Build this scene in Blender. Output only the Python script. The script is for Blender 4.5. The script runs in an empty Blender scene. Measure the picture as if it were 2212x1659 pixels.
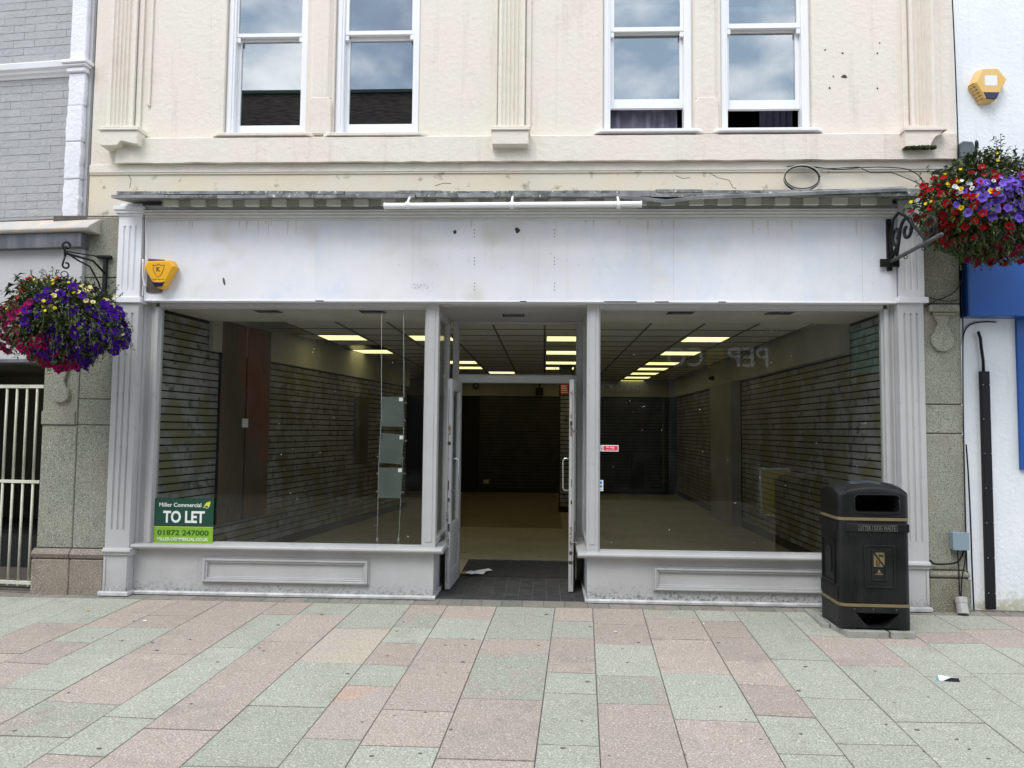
import bpy, math, random
import numpy as np
from mathutils import Matrix, Vector
random.seed(7)
SC = bpy.context.scene
COL = SC.collection
# ------------------------------------------------------------ camera, sky, sun, exposure
F = 1640.0            # focal length in units of a 2212 px wide picture
RES = (2212, 1659)
_dy = np.array([69, 100.5, F]); _vp = _dy.copy(); _dy = _dy / np.linalg.norm(_dy)
_r = .0075
_q = -(_vp[0] + _vp[1] * _r) / F
_dx = np.array([1, _r, _q]); _dx = _dx / np.linalg.norm(_dx)
_dz = np.cross(_dx, _dy)
CAMP = np.array([0, -6.819, 1.5])
cam = bpy.data.cameras.new('camera'); camo = bpy.data.objects.new('camera', cam); COL.objects.link(camo)
M = Matrix.Identity(4)
for i, a in enumerate((_dx, _dy, _dz)):
    M[i][0] = a[0]; M[i][1] = -a[1]; M[i][2] = -a[2]; M[i][3] = CAMP[i]
camo.matrix_world = M
cam.sensor_width = 36; cam.sensor_fit = 'HORIZONTAL'; cam.lens = F / RES[0] * 36
cam.clip_start = .05; cam.clip_end = 500
SC.camera = camo
w = bpy.data.worlds.new('World'); SC.world = w; w.use_nodes = True
nt = w.node_tree; nt.nodes.clear()
def N(nt, t, **kw):
    n = nt.nodes.new(t)
    for k, v in kw.items():
        if k.startswith('i_'):
            key = k[2:]; key = int(key) if key.isdigit() else key.replace('_', ' ')
            n.inputs[key].default_value = v
        else: setattr(n, k, v)
    return n
SUN_EL, SUN_AZ = math.radians(55), math.radians(-25)   # azimuth from -Y (towards the camera side)
sky = N(nt, 'ShaderNodeTexSky', sky_type='NISHITA', sun_disc=False)
sky.sun_elevation = SUN_EL; sky.sun_rotation = math.radians(180 + 25)
tc = N(nt, 'ShaderNodeTexCoord')
mp = N(nt, 'ShaderNodeMapping'); mp.inputs['Scale'].default_value = (1, 1, 1.9)
nt.links.new(tc.outputs['Generated'], mp.inputs['Vector'])
no = N(nt, 'ShaderNodeTexNoise', i_Scale=3.6, i_Detail=8, i_Roughness=.56, i_Distortion=.4)
nt.links.new(mp.outputs['Vector'], no.inputs['Vector'])
rp = N(nt, 'ShaderNodeValToRGB'); rp.color_ramp.elements[0].position = .31; rp.color_ramp.elements[1].position = .52
nt.links.new(no.outputs['Fac'], rp.inputs['Fac'])
no2 = N(nt, 'ShaderNodeTexNoise', i_Scale=6.5, i_Detail=6)
nt.links.new(mp.outputs['Vector'], no2.inputs['Vector'])
cl = N(nt, 'ShaderNodeMix', data_type='RGBA'); cl.inputs[6].default_value = (6.3, 8.1, 10.4, 1); cl.inputs[7].default_value = (17.5, 17.7, 18.2, 1)
cr = N(nt, 'ShaderNodeMapRange', i_1=.40, i_2=.62); nt.links.new(no2.outputs['Fac'], cr.inputs[0]); nt.links.new(cr.outputs[0], cl.inputs[0])
cap = N(nt, 'ShaderNodeVectorMath', operation='MINIMUM'); cap.inputs[1].default_value = (6.5, 8.6, 11.5)   # thin haze hides the sun's glow
nt.links.new(sky.outputs['Color'], cap.inputs[0])
mx = N(nt, 'ShaderNodeMix', data_type='RGBA')
nt.links.new(rp.outputs['Color'], mx.inputs[0]); nt.links.new(cap.outputs[0], mx.inputs[6]); nt.links.new(cl.outputs[2], mx.inputs[7])
bg = N(nt, 'ShaderNodeBackground', i_Strength=.115); ou = N(nt, 'ShaderNodeOutputWorld')
nt.links.new(mx.outputs[2], bg.inputs['Color']); nt.links.new(bg.outputs[0], ou.inputs['Surface'])
sl = bpy.data.lights.new('sun', 'SUN'); sl.energy = 1.6; sl.angle = math.radians(26); sl.color = (1, .96, .9)
so = bpy.data.objects.new('sun', sl); COL.objects.link(so)
_sd = Vector((math.sin(SUN_AZ) * math.cos(SUN_EL), -math.cos(SUN_AZ) * math.cos(SUN_EL), math.sin(SUN_EL)))
so.rotation_euler = _sd.to_track_quat('Z', 'Y').to_euler(); so.location = (0, -5, 20)
SC.view_settings.view_transform = 'Standard'; SC.view_settings.look = 'None'
SC.view_settings.gamma = 1; SC.view_settings.use_curve_mapping = False
SC.view_settings.exposure = 0.46
SC.render.engine = 'CYCLES'
SC.cycles.use_denoising = True
try: SC.cycles.denoiser = 'OPENIMAGEDENOISE'
except Exception: pass
SC.cycles.max_bounces = 8; SC.cycles.transparent_max_bounces = 16
SC.cycles.sample_clamp_indirect = 4

# ------------------------------------------------------------ measuring: a sight line met with a real plane
def ray(px, py):
    v = np.array([px - 1106, py - 829.5, F]); return np.array([v @ _dx, v @ _dy, v @ _dz])
class Frame:
    def __init__(s, ox=0, oy=0, deg=0):
        a = math.radians(deg); s.o = np.array([ox, oy, 0.]); s.deg = deg
        s.R = np.array([[math.cos(a), -math.sin(a), 0], [math.sin(a), math.cos(a), 0], [0, 0, 1]])
        s.M = Matrix.Translation((ox, oy, 0)) @ Matrix.Rotation(a, 4, 'Z')
F0 = Frame(); FLB = Frame(-4.285, 0, -6); FRB = Frame(3.665, .03, 2.5)
def P(px, py, Y=0, fr=F0):
    d = fr.R.T @ ray(px, py); c = fr.R.T @ (CAMP - fr.o)
    p = c + d * (Y - c[1]) / d[1]
    return p[0], p[2]
def Xp(px, py, Y=0, fr=F0): return P(px, py, Y, fr)[0]
def Zp(px, py, Y=0, fr=F0): return P(px, py, Y, fr)[1]
def R4(px0, py0, px1, py1, Y=0, fr=F0):      # -> x0, x1, z0, z1 of an upright rectangle
    my = (py0 + py1) / 2; m = (px0 + px1) / 2
    return Xp(px0, my, Y, fr), Xp(px1, my, Y, fr), Zp(m, py1, Y, fr), Zp(m, py0, Y, fr)
SL = .049
def G(px, py):
    d = ray(px, py); t = (SL * CAMP[1] - CAMP[2]) / (d[2] - SL * d[1]); p = CAMP + d * t
    return p[0], p[1]
def gz(y): return SL * y if y > -7 else -.343 + (-7 - y) * .03

# ------------------------------------------------------------ mesh helpers
class MB:
    def __init__(s): s.v = []; s.f = []
    def add(s, v, f):
        n = len(s.v); s.v += [tuple(map(float, p)) for p in v]; s.f += [tuple(i + n for i in q) for q in f]; return s
    def box(s, x0, x1, y0, y1, z0, z1):
        if x0 > x1: x0, x1 = x1, x0
        if y0 > y1: y0, y1 = y1, y0
        if z0 > z1: z0, z1 = z1, z0
        return s.add([(x0,y0,z0),(x1,y0,z0),(x1,y1,z0),(x0,y1,z0),(x0,y0,z1),(x1,y0,z1),(x1,y1,z1),(x0,y1,z1)],
                     [(0,3,2,1),(4,5,6,7),(0,1,5,4),(1,2,6,5),(2,3,7,6),(3,0,4,7)])
    def prism(s, pts, ax, a, b):             # pts: 2-D outline in the other two axes
        n = len(pts)
        area = sum(pts[i][0] * pts[(i+1) % n][1] - pts[(i+1) % n][0] * pts[i][1] for i in range(n))
        if area < 0: pts = pts[::-1]
        mk = {'x': lambda p, t: (t, p[0], p[1]), 'y': lambda p, t: (p[0], t, p[1]), 'z': lambda p, t: (p[0], p[1], t)}[ax]
        v = [mk(p, a) for p in pts] + [mk(p, b) for p in pts]
        f = [tuple(range(n))[::-1], tuple(range(n, 2*n))] + [(i, (i+1) % n, n + (i+1) % n, n + i) for i in range(n)]
        if (ax == 'y') != (a > b): f = [q[::-1] for q in f]
        return s.add(v, f)
    def tube(s, pts, r, n=8, cap=True):
        pts = [Vector(p) for p in pts]; k = len(pts); rr = r if isinstance(r, (list, tuple)) else [r] * k
        v = []; prev = None
        for i, p in enumerate(pts):
            d = (pts[min(i+1, k-1)] - pts[max(i-1, 0)])
            if d.length < 1e-9: d = Vector((0,0,1))
            d.normalize()
            if prev is None:
                u = Vector((0,0,1)) if abs(d.z) < .9 else Vector((1,0,0)); u = (u - d * u.dot(d)).normalized()
            else: u = (prev - d * prev.dot(d)); u = u.normalized() if u.length > 1e-6 else prev
            prev = u; b = d.cross(u)
            for j in range(n):
                a = 2 * math.pi * j / n; v.append(p + (u * math.cos(a) + b * math.sin(a)) * rr[i])
        f = [(i*n+j, i*n+(j+1) % n, (i+1)*n+(j+1) % n, (i+1)*n+j) for i in range(k-1) for j in range(n)]
        if cap: f += [tuple(range(n))[::-1], tuple(range((k-1)*n, k*n))]
        return s.add(v, f)
    def loft(s, rings):                      # rings of equal vertex count, closed by caps
        n = len(rings[0]); v = [p for r in rings for p in r]
        f = [(i*n+j, i*n+(j+1) % n, (i+1)*n+(j+1) % n, (i+1)*n+j) for i in range(len(rings)-1) for j in range(n)]
        f += [tuple(range(n))[::-1], tuple(range((len(rings)-1)*n, len(rings)*n))]
        return s.add(v, f)
    def lathe(s, prof, c, n=20):
        return s.loft([[(c[0] + r * math.cos(2*math.pi*j/n), c[1] + r * math.sin(2*math.pi*j/n), c[2] + z) for j in range(n)] for r, z in prof])
    def frame(s, x0, x1, z0, z1, t, y0, y1, tb=None, tt=None):   # a rectangular surround, butted pieces
        tb = t if tb is None else tb; tt = t if tt is None else tt
        s.box(x0, x0+t, y0, y1, z0, z1); s.box(x1-t, x1, y0, y1, z0, z1)
        s.box(x0+t, x1-t, y0, y1, z0, z0+tb); s.box(x0+t, x1-t, y0, y1, z1-tt, z1); return s
    def xf(s, M):
        s.v = [tuple(M @ Vector(p)) for p in s.v]; return s
MW = {}
def mesh(name, mb, m):
    me = bpy.data.meshes.new(name); me.from_pydata(mb.v, [], mb.f); me.materials.append(m); me.update(); return me
def link(name, me, parent=None):
    o = bpy.data.objects.new(name, me); COL.objects.link(o)
    if parent: o.parent = parent
    return o
def obj(name, mb, m, parent=None, local=False, bevel=0, smooth=False, seg=1):
    base = MW.get(parent.name, Matrix.Identity(4)) if parent else Matrix.Identity(4)
    if parent and not local:
        inv = base.inverted(); mb.v = [tuple(inv @ Vector(p)) for p in mb.v]
    me = mesh(name, mb, m)
    if smooth:
        for p in me.polygons: p.use_smooth = True
    o = link(name, me, parent); MW[o.name] = base
    if bevel:
        b = o.modifiers.new('bevel', 'BEVEL'); b.width = bevel; b.segments = seg; b.limit_method = 'ANGLE'; b.angle_limit = math.radians(50)
    return o
def tag(o, label=None, cat=None, group=None, kind=None):
    if label: o['label'] = label
    if cat: o['category'] = cat
    if group: o['group'] = group
    if kind: o['kind'] = kind
    return o
def thing(name, label, cat, loc=(0,0,0), rz=0, group=None, kind=None):
    o = bpy.data.objects.new(name, None); COL.objects.link(o); o.location = loc; o.rotation_euler = (0, 0, rz)
    o.empty_display_size = .1
    MW[o.name] = Matrix.Translation(loc) @ Matrix.Rotation(rz, 4, 'Z')
    return tag(o, label, cat, group, kind)
def solo(name, mb, m, label, cat, group=None, **kw): return tag(obj(name, mb, m, **kw), label, cat, group)
def copies(src, n, place, parent=None, name=None):
    out = [src]
    for i in range(1, n):
        c = src.copy(); COL.objects.link(c); c.parent = src.parent; out.append(c)
    for i, c in enumerate(out): place(c, i)
    return out
def cut(o, mb):                              # carve a pocket out of a closed mesh
    c = bpy.data.objects.new('cutter', mesh('cutter', mb, o.data.materials[0])); COL.objects.link(c)
    par = o.parent; o.parent = None
    md = o.modifiers.new('cut', 'BOOLEAN'); md.object = c; md.operation = 'DIFFERENCE'; md.solver = 'EXACT'
    bpy.context.view_layer.update()
    me = bpy.data.meshes.new_from_object(o.evaluated_get(bpy.context.evaluated_depsgraph_get()))
    o.modifiers.remove(md); o.data = me; o.parent = par
    bpy.data.objects.remove(c)
def text_mb(body, x0, x1, z0, z1, Y, depth=.0015, mirror=False, bold=0):
    cu = bpy.data.curves.new('lettering', 'FONT'); cu.body = body; cu.extrude = .02; cu.resolution_u = 3; cu.offset = bold
    o = bpy.data.objects.new('lettering', cu); COL.objects.link(o); bpy.context.view_layer.update()
    me = bpy.data.meshes.new_from_object(o.evaluated_get(bpy.context.evaluated_depsgraph_get()))
    v = [tuple(p.co) for p in me.vertices]; f = [tuple(p.vertices) for p in me.polygons]
    bpy.data.objects.remove(o)
    xs = [p[0] for p in v]; ys = [p[1] for p in v]; a, b, c, d = min(xs), max(xs), min(ys), max(ys)
    mb = MB()
    vv = [(x0 + (p[0]-a)/(b-a)*(x1-x0), Y - depth * (1 if p[2] > 0 else 0), z0 + (p[1]-c)/(d-c)*(z1-z0)) for p in v]
    return mb.add(vv, f)
def rrect(w, d, r, k=5):
    pts = []
    for cx, cy, a0 in ((w/2-r, d/2-r, 0), (-w/2+r, d/2-r, 90), (-w/2+r, -d/2+r, 180), (w/2-r, -d/2+r, 270)):
        for i in range(k + 1):
            a = math.radians(a0 + 90 * i / k); pts.append((cx + r * math.cos(a), cy + r * math.sin(a)))
    return pts
def arc(cx, cz, r, a0, a1, n=12): return [(cx + r*math.cos(math.radians(a0+(a1-a0)*i/n)), cz + r*math.sin(math.radians(a0+(a1-a0)*i/n))) for i in range(n+1)]

# ------------------------------------------------------------ materials
def S(r, g, b):
    def c(x):
        x /= 255; return x/12.92 if x <= .04045 else ((x+.055)/1.055)**2.4
    return (c(r), c(g), c(b), 1)
def mat(name, c1, c2=None, scale=2.0, rough=.6, bump=0, bscale=60, specks=(), metal=0, objvar=0, spec=.5, lo=.4, hi=.6, stretch=(1,1,1), detail=5, grime=None, bdist=.004, streak=None, blot=None):
    m = bpy.data.materials.new(name); m.use_nodes = True; t = m.node_tree; t.nodes.clear()
    out = N(t, 'ShaderNodeOutputMaterial'); b = N(t, 'ShaderNodeBsdfPrincipled', i_Roughness=rough, i_Metallic=metal)
    b.inputs['Specular IOR Level'].default_value = spec
    t.links.new(b.outputs[0], out.inputs[0])
    g = N(t, 'ShaderNodeNewGeometry'); mp = N(t, 'ShaderNodeMapping'); mp.inputs['Scale'].default_value = stretch
    t.links.new(g.outputs['Position'], mp.inputs['Vector']); vec = mp.outputs['Vector']
    col = None
    def mixin(prev, c, fac):
        x = N(t, 'ShaderNodeMix', data_type='RGBA')
        if isinstance(prev, tuple): x.inputs[6].default_value = prev
        else: t.links.new(prev, x.inputs[6])
        x.inputs[7].default_value = c; t.links.new(fac, x.inputs[0]); return x.outputs[2]
    cur = c1
    if c2:
        n = N(t, 'ShaderNodeTexNoise', i_Scale=scale, i_Detail=detail, i_Roughness=.6); t.links.new(vec, n.inputs['Vector'])
        r = N(t, 'ShaderNodeMapRange', i_1=lo, i_2=hi); t.links.new(n.outputs['Fac'], r.inputs[0])
        cur = mixin(cur, c2, r.outputs[0])
    for (sc, ss, slo, shi) in specks:
        n = N(t, 'ShaderNodeTexNoise', i_Scale=ss, i_Detail=2, i_Roughness=.5); t.links.new(vec, n.inputs['Vector'])
        r = N(t, 'ShaderNodeMapRange', i_1=slo, i_2=shi); t.links.new(n.outputs['Fac'], r.inputs[0])
        cur = mixin(cur, sc, r.outputs[0])
    if streak:                               # rain runs: (colour, scale, from, to)
        m3 = N(t, 'ShaderNodeMapping'); m3.inputs['Scale'].default_value = (streak[1], streak[1], streak[1]*.07); t.links.new(g.outputs['Position'], m3.inputs['Vector'])
        n = N(t, 'ShaderNodeTexNoise', i_Scale=1.0, i_Detail=7, i_Roughness=.7); t.links.new(m3.outputs[0], n.inputs['Vector'])
        r = N(t, 'ShaderNodeMapRange', i_1=streak[2], i_2=streak[3], i_4=.75); t.links.new(n.outputs['Fac'], r.inputs[0]); cur = mixin(cur, streak[0], r.outputs[0])
    if blot:                                 # large soft stains
        n = N(t, 'ShaderNodeTexNoise', i_Scale=blot[1], i_Detail=8, i_Roughness=.72); t.links.new(g.outputs['Position'], n.inputs['Vector'])
        r = N(t, 'ShaderNodeMapRange', i_1=blot[2], i_2=blot[3], i_4=blot[4]); t.links.new(n.outputs['Fac'], r.inputs[0]); cur = mixin(cur, blot[0], r.outputs[0])
    if grime:                                # splash dirt with its own shape low on a surface: (colour, z0, z1, noise scale, strength)
        gc, za, zb, gs, gst = grime
        sp = N(t, 'ShaderNodeSeparateXYZ'); t.links.new(g.outputs['Position'], sp.inputs[0])
        r1 = N(t, 'ShaderNodeMapRange', i_1=zb, i_2=za); t.links.new(sp.outputs['Z'], r1.inputs[0])
        n = N(t, 'ShaderNodeTexNoise', i_Scale=gs, i_Detail=6, i_Roughness=.75); t.links.new(g.outputs['Position'], n.inputs['Vector'])
        ad = N(t, 'ShaderNodeMath', operation='MULTIPLY_ADD', i_1=.3, i_2=0); t.links.new(r1.outputs[0], ad.inputs[0]); t.links.new(n.outputs['Fac'], ad.inputs[2])
        r2 = N(t, 'ShaderNodeMapRange', i_1=.70, i_2=.84); t.links.new(ad.outputs[0], r2.inputs[0])
        ml = N(t, 'ShaderNodeMath', operation='MULTIPLY', i_1=gst); t.links.new(r2.outputs[0], ml.inputs[0])
        m2 = N(t, 'ShaderNodeMath', operation='MULTIPLY'); t.links.new(ml.outputs[0], m2.inputs[0]); t.links.new(r1.outputs[0], m2.inputs[1])
        cur = mixin(cur, gc, m2.outputs[0])
    if objvar:
        oi = N(t, 'ShaderNodeObjectInfo'); r = N(t, 'ShaderNodeMapRange', i_3=1-objvar, i_4=1+objvar); t.links.new(oi.outputs['Random'], r.inputs[0])
        h = N(t, 'ShaderNodeHueSaturation'); t.links.new(r.outputs[0], h.inputs['Value'])
        if isinstance(cur, tuple): h.inputs['Color'].default_value = cur
        else: t.links.new(cur, h.inputs['Color'])
        cur = h.outputs[0]
    if isinstance(cur, tuple): b.inputs['Base Color'].default_value = cur
    else: t.links.new(cur, b.inputs['Base Color'])
    if bump:
        n = N(t, 'ShaderNodeTexNoise', i_Scale=bscale, i_Detail=5, i_Roughness=.6); t.links.new(vec, n.inputs['Vector'])
        bm = N(t, 'ShaderNodeBump', i_Strength=bump, i_Distance=bdist); t.links.new(n.outputs['Fac'], bm.inputs['Height']); t.links.new(bm.outputs[0], b.inputs['Normal'])
    return m
def emit(name, c, s):
    m = bpy.data.materials.new(name); m.use_nodes = True; t = m.node_tree; t.nodes.clear()
    o = N(t, 'ShaderNodeOutputMaterial'); e = N(t, 'ShaderNodeEmission', i_Color=c, i_Strength=s); t.links.new(e.outputs[0], o.inputs[0]); return m
def glass(name, tint, refl, dust=0):
    m = bpy.data.materials.new(name); m.use_nodes = True; t = m.node_tree; t.nodes.clear()
    o = N(t, 'ShaderNodeOutputMaterial'); tr = N(t, 'ShaderNodeBsdfTransparent', i_Color=tint)
    gl = N(t, 'ShaderNodeBsdfGlossy', i_Roughness=0.0); lw = N(t, 'ShaderNodeLayerWeight', i_Blend=.5)
    pw = N(t, 'ShaderNodeMath', operation='POWER', i_1=5.0); t.links.new(lw.outputs['Facing'], pw.inputs[0])
    ma = N(t, 'ShaderNodeMath', operation='MULTIPLY_ADD', i_1=1-refl, i_2=refl); t.links.new(pw.outputs[0], ma.inputs[0])
    mx = N(t, 'ShaderNodeMixShader'); t.links.new(ma.outputs[0], mx.inputs[0]); t.links.new(tr.outputs[0], mx.inputs[1]); t.links.new(gl.outputs[0], mx.inputs[2])
    g = N(t, 'ShaderNodeNewGeometry')
    n0 = N(t, 'ShaderNodeTexNoise', i_Scale=.9, i_Detail=1); t.links.new(g.outputs['Position'], n0.inputs['Vector'])
    bm = N(t, 'ShaderNodeBump', i_Strength=.2, i_Distance=.0015); t.links.new(n0.outputs['Fac'], bm.inputs['Height']); t.links.new(bm.outputs[0], gl.inputs['Normal'])
    last = mx
    if dust:                                 # smears and specks on the pane
        di = N(t, 'ShaderNodeBsdfDiffuse', i_Color=(.5,.5,.48,1))
        n1 = N(t, 'ShaderNodeTexNoise', i_Scale=3.0, i_Detail=8, i_Roughness=.7); t.links.new(g.outputs['Position'], n1.inputs['Vector'])
        r = N(t, 'ShaderNodeMapRange', i_1=.5, i_2=.8, i_3=0.0, i_4=dust); t.links.new(n1.outputs['Fac'], r.inputs[0])
        n2 = N(t, 'ShaderNodeTexNoise', i_Scale=38.0, i_Detail=1); t.links.new(g.outputs['Position'], n2.inputs['Vector'])
        r2 = N(t, 'ShaderNodeMapRange', i_1=.80, i_2=.83, i_3=0.0, i_4=.8); t.links.new(n2.outputs['Fac'], r2.inputs[0])
        ad = N(t, 'ShaderNodeMath', operation='ADD', use_clamp=True); t.links.new(r.outputs[0], ad.inputs[0]); t.links.new(r2.outputs[0], ad.inputs[1])
        m2 = N(t, 'ShaderNodeMixShader'); t.links.new(ad.outputs[0], m2.inputs[0]); t.links.new(mx.outputs[0], m2.inputs[1]); t.links.new(di.outputs[0], m2.inputs[2]); last = m2
    t.links.new(last.outputs[0], o.inputs[0]); return m
# colours are the things' own reflectances
m_cream = mat('cream_render', (.74,.655,.58,1), (.715,.675,.58,1), 1.1, .8, .55, 22, bdist=.012, lo=.42, hi=.58, specks=[((.72,.68,.59,1), 6, .56, .75)], streak=((.52,.46,.38,1), 7, .56, .80), blot=((.55,.49,.40,1), 1.6, .55, .8, .6))
m_creamdirty = mat('yellowed_render', (.68,.60,.46,1), (.66,.61,.51,1), 2.2, .85, .3, 30, bdist=.006, specks=[((.22,.2,.12,1), 9, .62, .78)])
m_white = mat('white_gloss_paint', (.80,.80,.83,1), (.74,.74,.76,1), 1.3, .4, .12, 18, bdist=.004)
m_fascia = mat('white_fascia_paint', (.79,.79,.82,1), (.735,.73,.745,1), 1.2, .45, .15, 9, bdist=.005, specks=[((.62,.58,.53,1), 2.3, .60, .8), ((.25,.24,.22,1), 70, .77, .80)], streak=((.62,.60,.57,1), 9, .55, .78), blot=((.66,.70,.80,1), .9, .5, .62, .7))
m_upvc = mat('white_window_paint', (.82,.82,.84,1), None, rough=.35, bump=.05)
m_grey = mat('light_grey_paint', (.45,.445,.445,1), (.41,.405,.405,1), 1.7, .5, .12, 25, streak=((.36,.355,.345,1), 10, .55, .78), specks=[((.36,.35,.34,1), 11, .66, .8)])
m_greylow = mat('grey_paint_splashed', (.47,.465,.465,1), (.42,.415,.415,1), 1.7, .55, .2, 25, blot=((.33,.325,.31,1), 3, .55, .8, .6), grime=((.10,.10,.095,1), .0, .26, 48, .75))
m_olive = mat('grey_green_soffit_paint', (.42,.43,.35,1), (.36,.37,.30,1), 3, .7, .2, 30)
m_olivel = mat('pale_dentil_paint', (.60,.61,.53,1), (.54,.55,.47,1), 4, .7, .2, 30)
m_slate = mat('weathered_slate', (.10,.10,.10,1), (.26,.26,.25,1), 9, .8, .8, 40, specks=[((.6,.6,.58,1), 30, .62, .72), ((.05,.05,.05,1), 22, .6, .72)], bdist=.01)
m_lead = mat('lead_sheet', (.15,.155,.16,1), (.27,.27,.275,1), 5, .6, .5, 14, specks=[((.1,.1,.1,1), 25, .62, .75)], bdist=.01)
m_brick = mat('grey_painted_brick', (.37,.37,.375,1), (.34,.34,.345,1), 5, .6, .9, 26, objvar=.03, bdist=.010, streak=((.29,.29,.29,1), 6, .55, .8), blot=((.40,.40,.405,1), 5, .55, .7, .8))
m_mort = mat('grey_painted_joint', (.33,.33,.335,1), None, rough=.7, bump=.4)
m_greywall = mat('pale_grey_render', (.46,.46,.47,1), (.42,.42,.43,1), 2, .7, .4, 30, bdist=.006)
m_quoin = mat('white_stone_paint', (.78,.77,.83,1), (.70,.70,.74,1), 4, .7, .8, 30, bdist=.012)
m_ledge = mat('weathered_ledge', (.55,.46,.38,1), (.42,.41,.39,1), 4, .8, .6, 20)
m_plate = mat('dark_grey_plate', (.075,.095,.11,1), (.10,.12,.13,1), 6, .4)
m_bindark = mat('dark_print_plate', (.015,.015,.016,1), None, rough=.5, spec=.2)
m_darkboard = mat('dark_grey_board', (.07,.07,.085,1), (.14,.14,.16,1), 6, .5, .3, 10, stretch=(1,1,.15))
SPG = [((.085,.09,.065,1), 130, .53, .66), ((.48,.48,.41,1), 110, .56, .72)]
m_gran = mat('speckled_granite', (.28,.28,.225,1), (.24,.245,.20,1), 2, .8, .4, 60, specks=SPG, objvar=.05, spec=.2, blot=((.24,.19,.155,1), 2.2, .52, .72, .7))
m_granp = mat('pinkish_granite', (.23,.185,.155,1), (.27,.23,.19,1), 3, .8, .4, 60, specks=SPG, objvar=.06, spec=.2, blot=((.24,.19,.155,1), 2.2, .52, .72, .7))
m_grand = mat('dark_weathered_granite', (.17,.165,.12,1), (.22,.21,.16,1), 3, .85, .5, 50, specks=SPG)
SPV = [((.21,.21,.175,1), 95, .53, .68), ((.52,.53,.46,1), 105, .52, .68)]
SPVp = [((.24,.19,.16,1), 95, .53, .68), ((.54,.47,.42,1), 105, .52, .68)]
m_slabg = mat('green_grey_paving', (.318,.326,.268,1), (.338,.345,.285,1), 3, .8, .4, 80, specks=SPV, objvar=.07, spec=.15, blot=((.17,.155,.135,1), 2.6, .54, .80, .55))
m_slabp = mat('pink_paving', (.352,.295,.25,1), (.335,.287,.245,1), 3, .8, .4, 80, specks=SPVp, objvar=.08, spec=.15, blot=((.17,.155,.135,1), 2.6, .54, .80, .55))
m_slabm = mat('mixed_paving', (.336,.284,.238,1), (.302,.31,.252,1), 2.2, .8, .4, 80, specks=SPV, objvar=.06, lo=.45, hi=.52, spec=.15, blot=((.17,.155,.135,1), 2.6, .54, .80, .55))
m_slaby = mat('buff_stained_paving', (.42,.385,.29,1), (.405,.36,.32,1), 3.5, .8, .4, 80, specks=SPVp, spec=.15)
m_slabs = mat('rust_stained_paving', (.36,.31,.28,1), (.42,.29,.225,1), 2.6, .8, .4, 80, specks=SPVp, lo=.5, hi=.62, spec=.15)
m_sett = mat('dark_edge_sett', (.19,.20,.165,1), (.24,.21,.18,1), 4, .85, .5, 50, objvar=.16, specks=[((.10,.10,.09,1), 60, .58, .7)])
m_joint = mat('joint_mortar', (.12,.10,.085,1), (.085,.075,.065,1), 10, .9)
m_greydirt = mat('grey_paint_dirty_foot', (.47,.465,.465,1), (.42,.415,.415,1), 1.7, .55, .2, 25, blot=((.33,.325,.31,1), 3, .55, .8, .6), grime=((.05,.05,.048,1), -.02, .30, 40, .95))
m_stain = mat('faint_brown_stain', (.62,.585,.54,1), (.68,.66,.63,1), 20, .7)
m_cornice = mat('cornice_paint', (.62,.615,.62,1), (.56,.555,.555,1), 2, .5, .1, 20)
m_stain2 = mat('grey_smudge', (.42,.41,.40,1), None, rough=.8)
m_skirt = mat('worn_white_skirt', (.60,.60,.61,1), (.42,.42,.42,1), 9, .5, .2, 30)
m_ground = mat('street_paving_far', (.36,.34,.29,1), (.33,.31,.27,1), 2, .85, .3)
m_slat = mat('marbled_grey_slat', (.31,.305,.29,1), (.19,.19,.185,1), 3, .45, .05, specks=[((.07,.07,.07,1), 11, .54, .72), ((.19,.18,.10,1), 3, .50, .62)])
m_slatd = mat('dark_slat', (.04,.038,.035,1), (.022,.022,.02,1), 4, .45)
m_black = mat('black_gap', (.008,.008,.008,1), None, rough=.8)
m_wood = mat('ribbed_brown_wood', (.25,.09,.05,1), (.13,.10,.065,1), .9, .45, .1, 30, lo=.45, hi=.55)
m_intwall = mat('cream_interior_wall', (.40,.395,.35,1), (.35,.345,.30,1), 2, .7)
m_frontceil = mat('pale_front_ceiling', (.70,.69,.62,1), (.62,.61,.55,1), 2, .7)
m_pillar = mat('grey_pillar_paint', (.26,.26,.25,1), (.22,.22,.21,1), 2, .7)
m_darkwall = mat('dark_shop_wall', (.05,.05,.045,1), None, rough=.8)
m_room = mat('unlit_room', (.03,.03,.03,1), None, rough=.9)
m_tile = mat('grey_ceiling_tile', (.84,.83,.75,1), (.78,.77,.69,1), 3, .9, .1, 60, objvar=.06)
m_tgrid = mat('ceiling_grid', (.12,.115,.10,1), None, rough=.6)
m_floor = mat('worn_vinyl_floor', (.33,.305,.22,1), (.27,.25,.18,1), 1.3, .45, .1, 40, specks=[((.12,.11,.08,1), 7, .62, .75)])
m_floorw = mat('red_brown_floor', (.17,.115,.07,1), (.14,.10,.062,1), 1.3, .4)
m_mat = mat('black_coir_mat', (.018,.018,.018,1), (.03,.03,.03,1), 12, .95, .6, 80, specks=[((.3,.3,.28,1), 40, .73, .76)])
m_mtile = mat('grey_rubber_tile', (.030,.030,.032,1), (.05,.05,.05,1), 9, .75, .3, 60, objvar=.12)
m_metal = mat('brushed_steel', (.6,.6,.62,1), None, rough=.25, metal=1)
m_iron = mat('black_iron', (.008,.008,.009,1), (.016,.016,.016,1), 20, .5, .3, 60, spec=.25)
m_bin = mat('black_bin_plastic', (.006,.006,.0065,1), (.014,.014,.0145,1), 4, .46, .25, 130, specks=[((.06,.06,.06,1), 90, .77, .82)], spec=.25, streak=((.035,.034,.032,1), 14, .56, .8))
m_bing = mat('blue_grey_dome', (.035,.045,.055,1), None, rough=.35)
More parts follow.
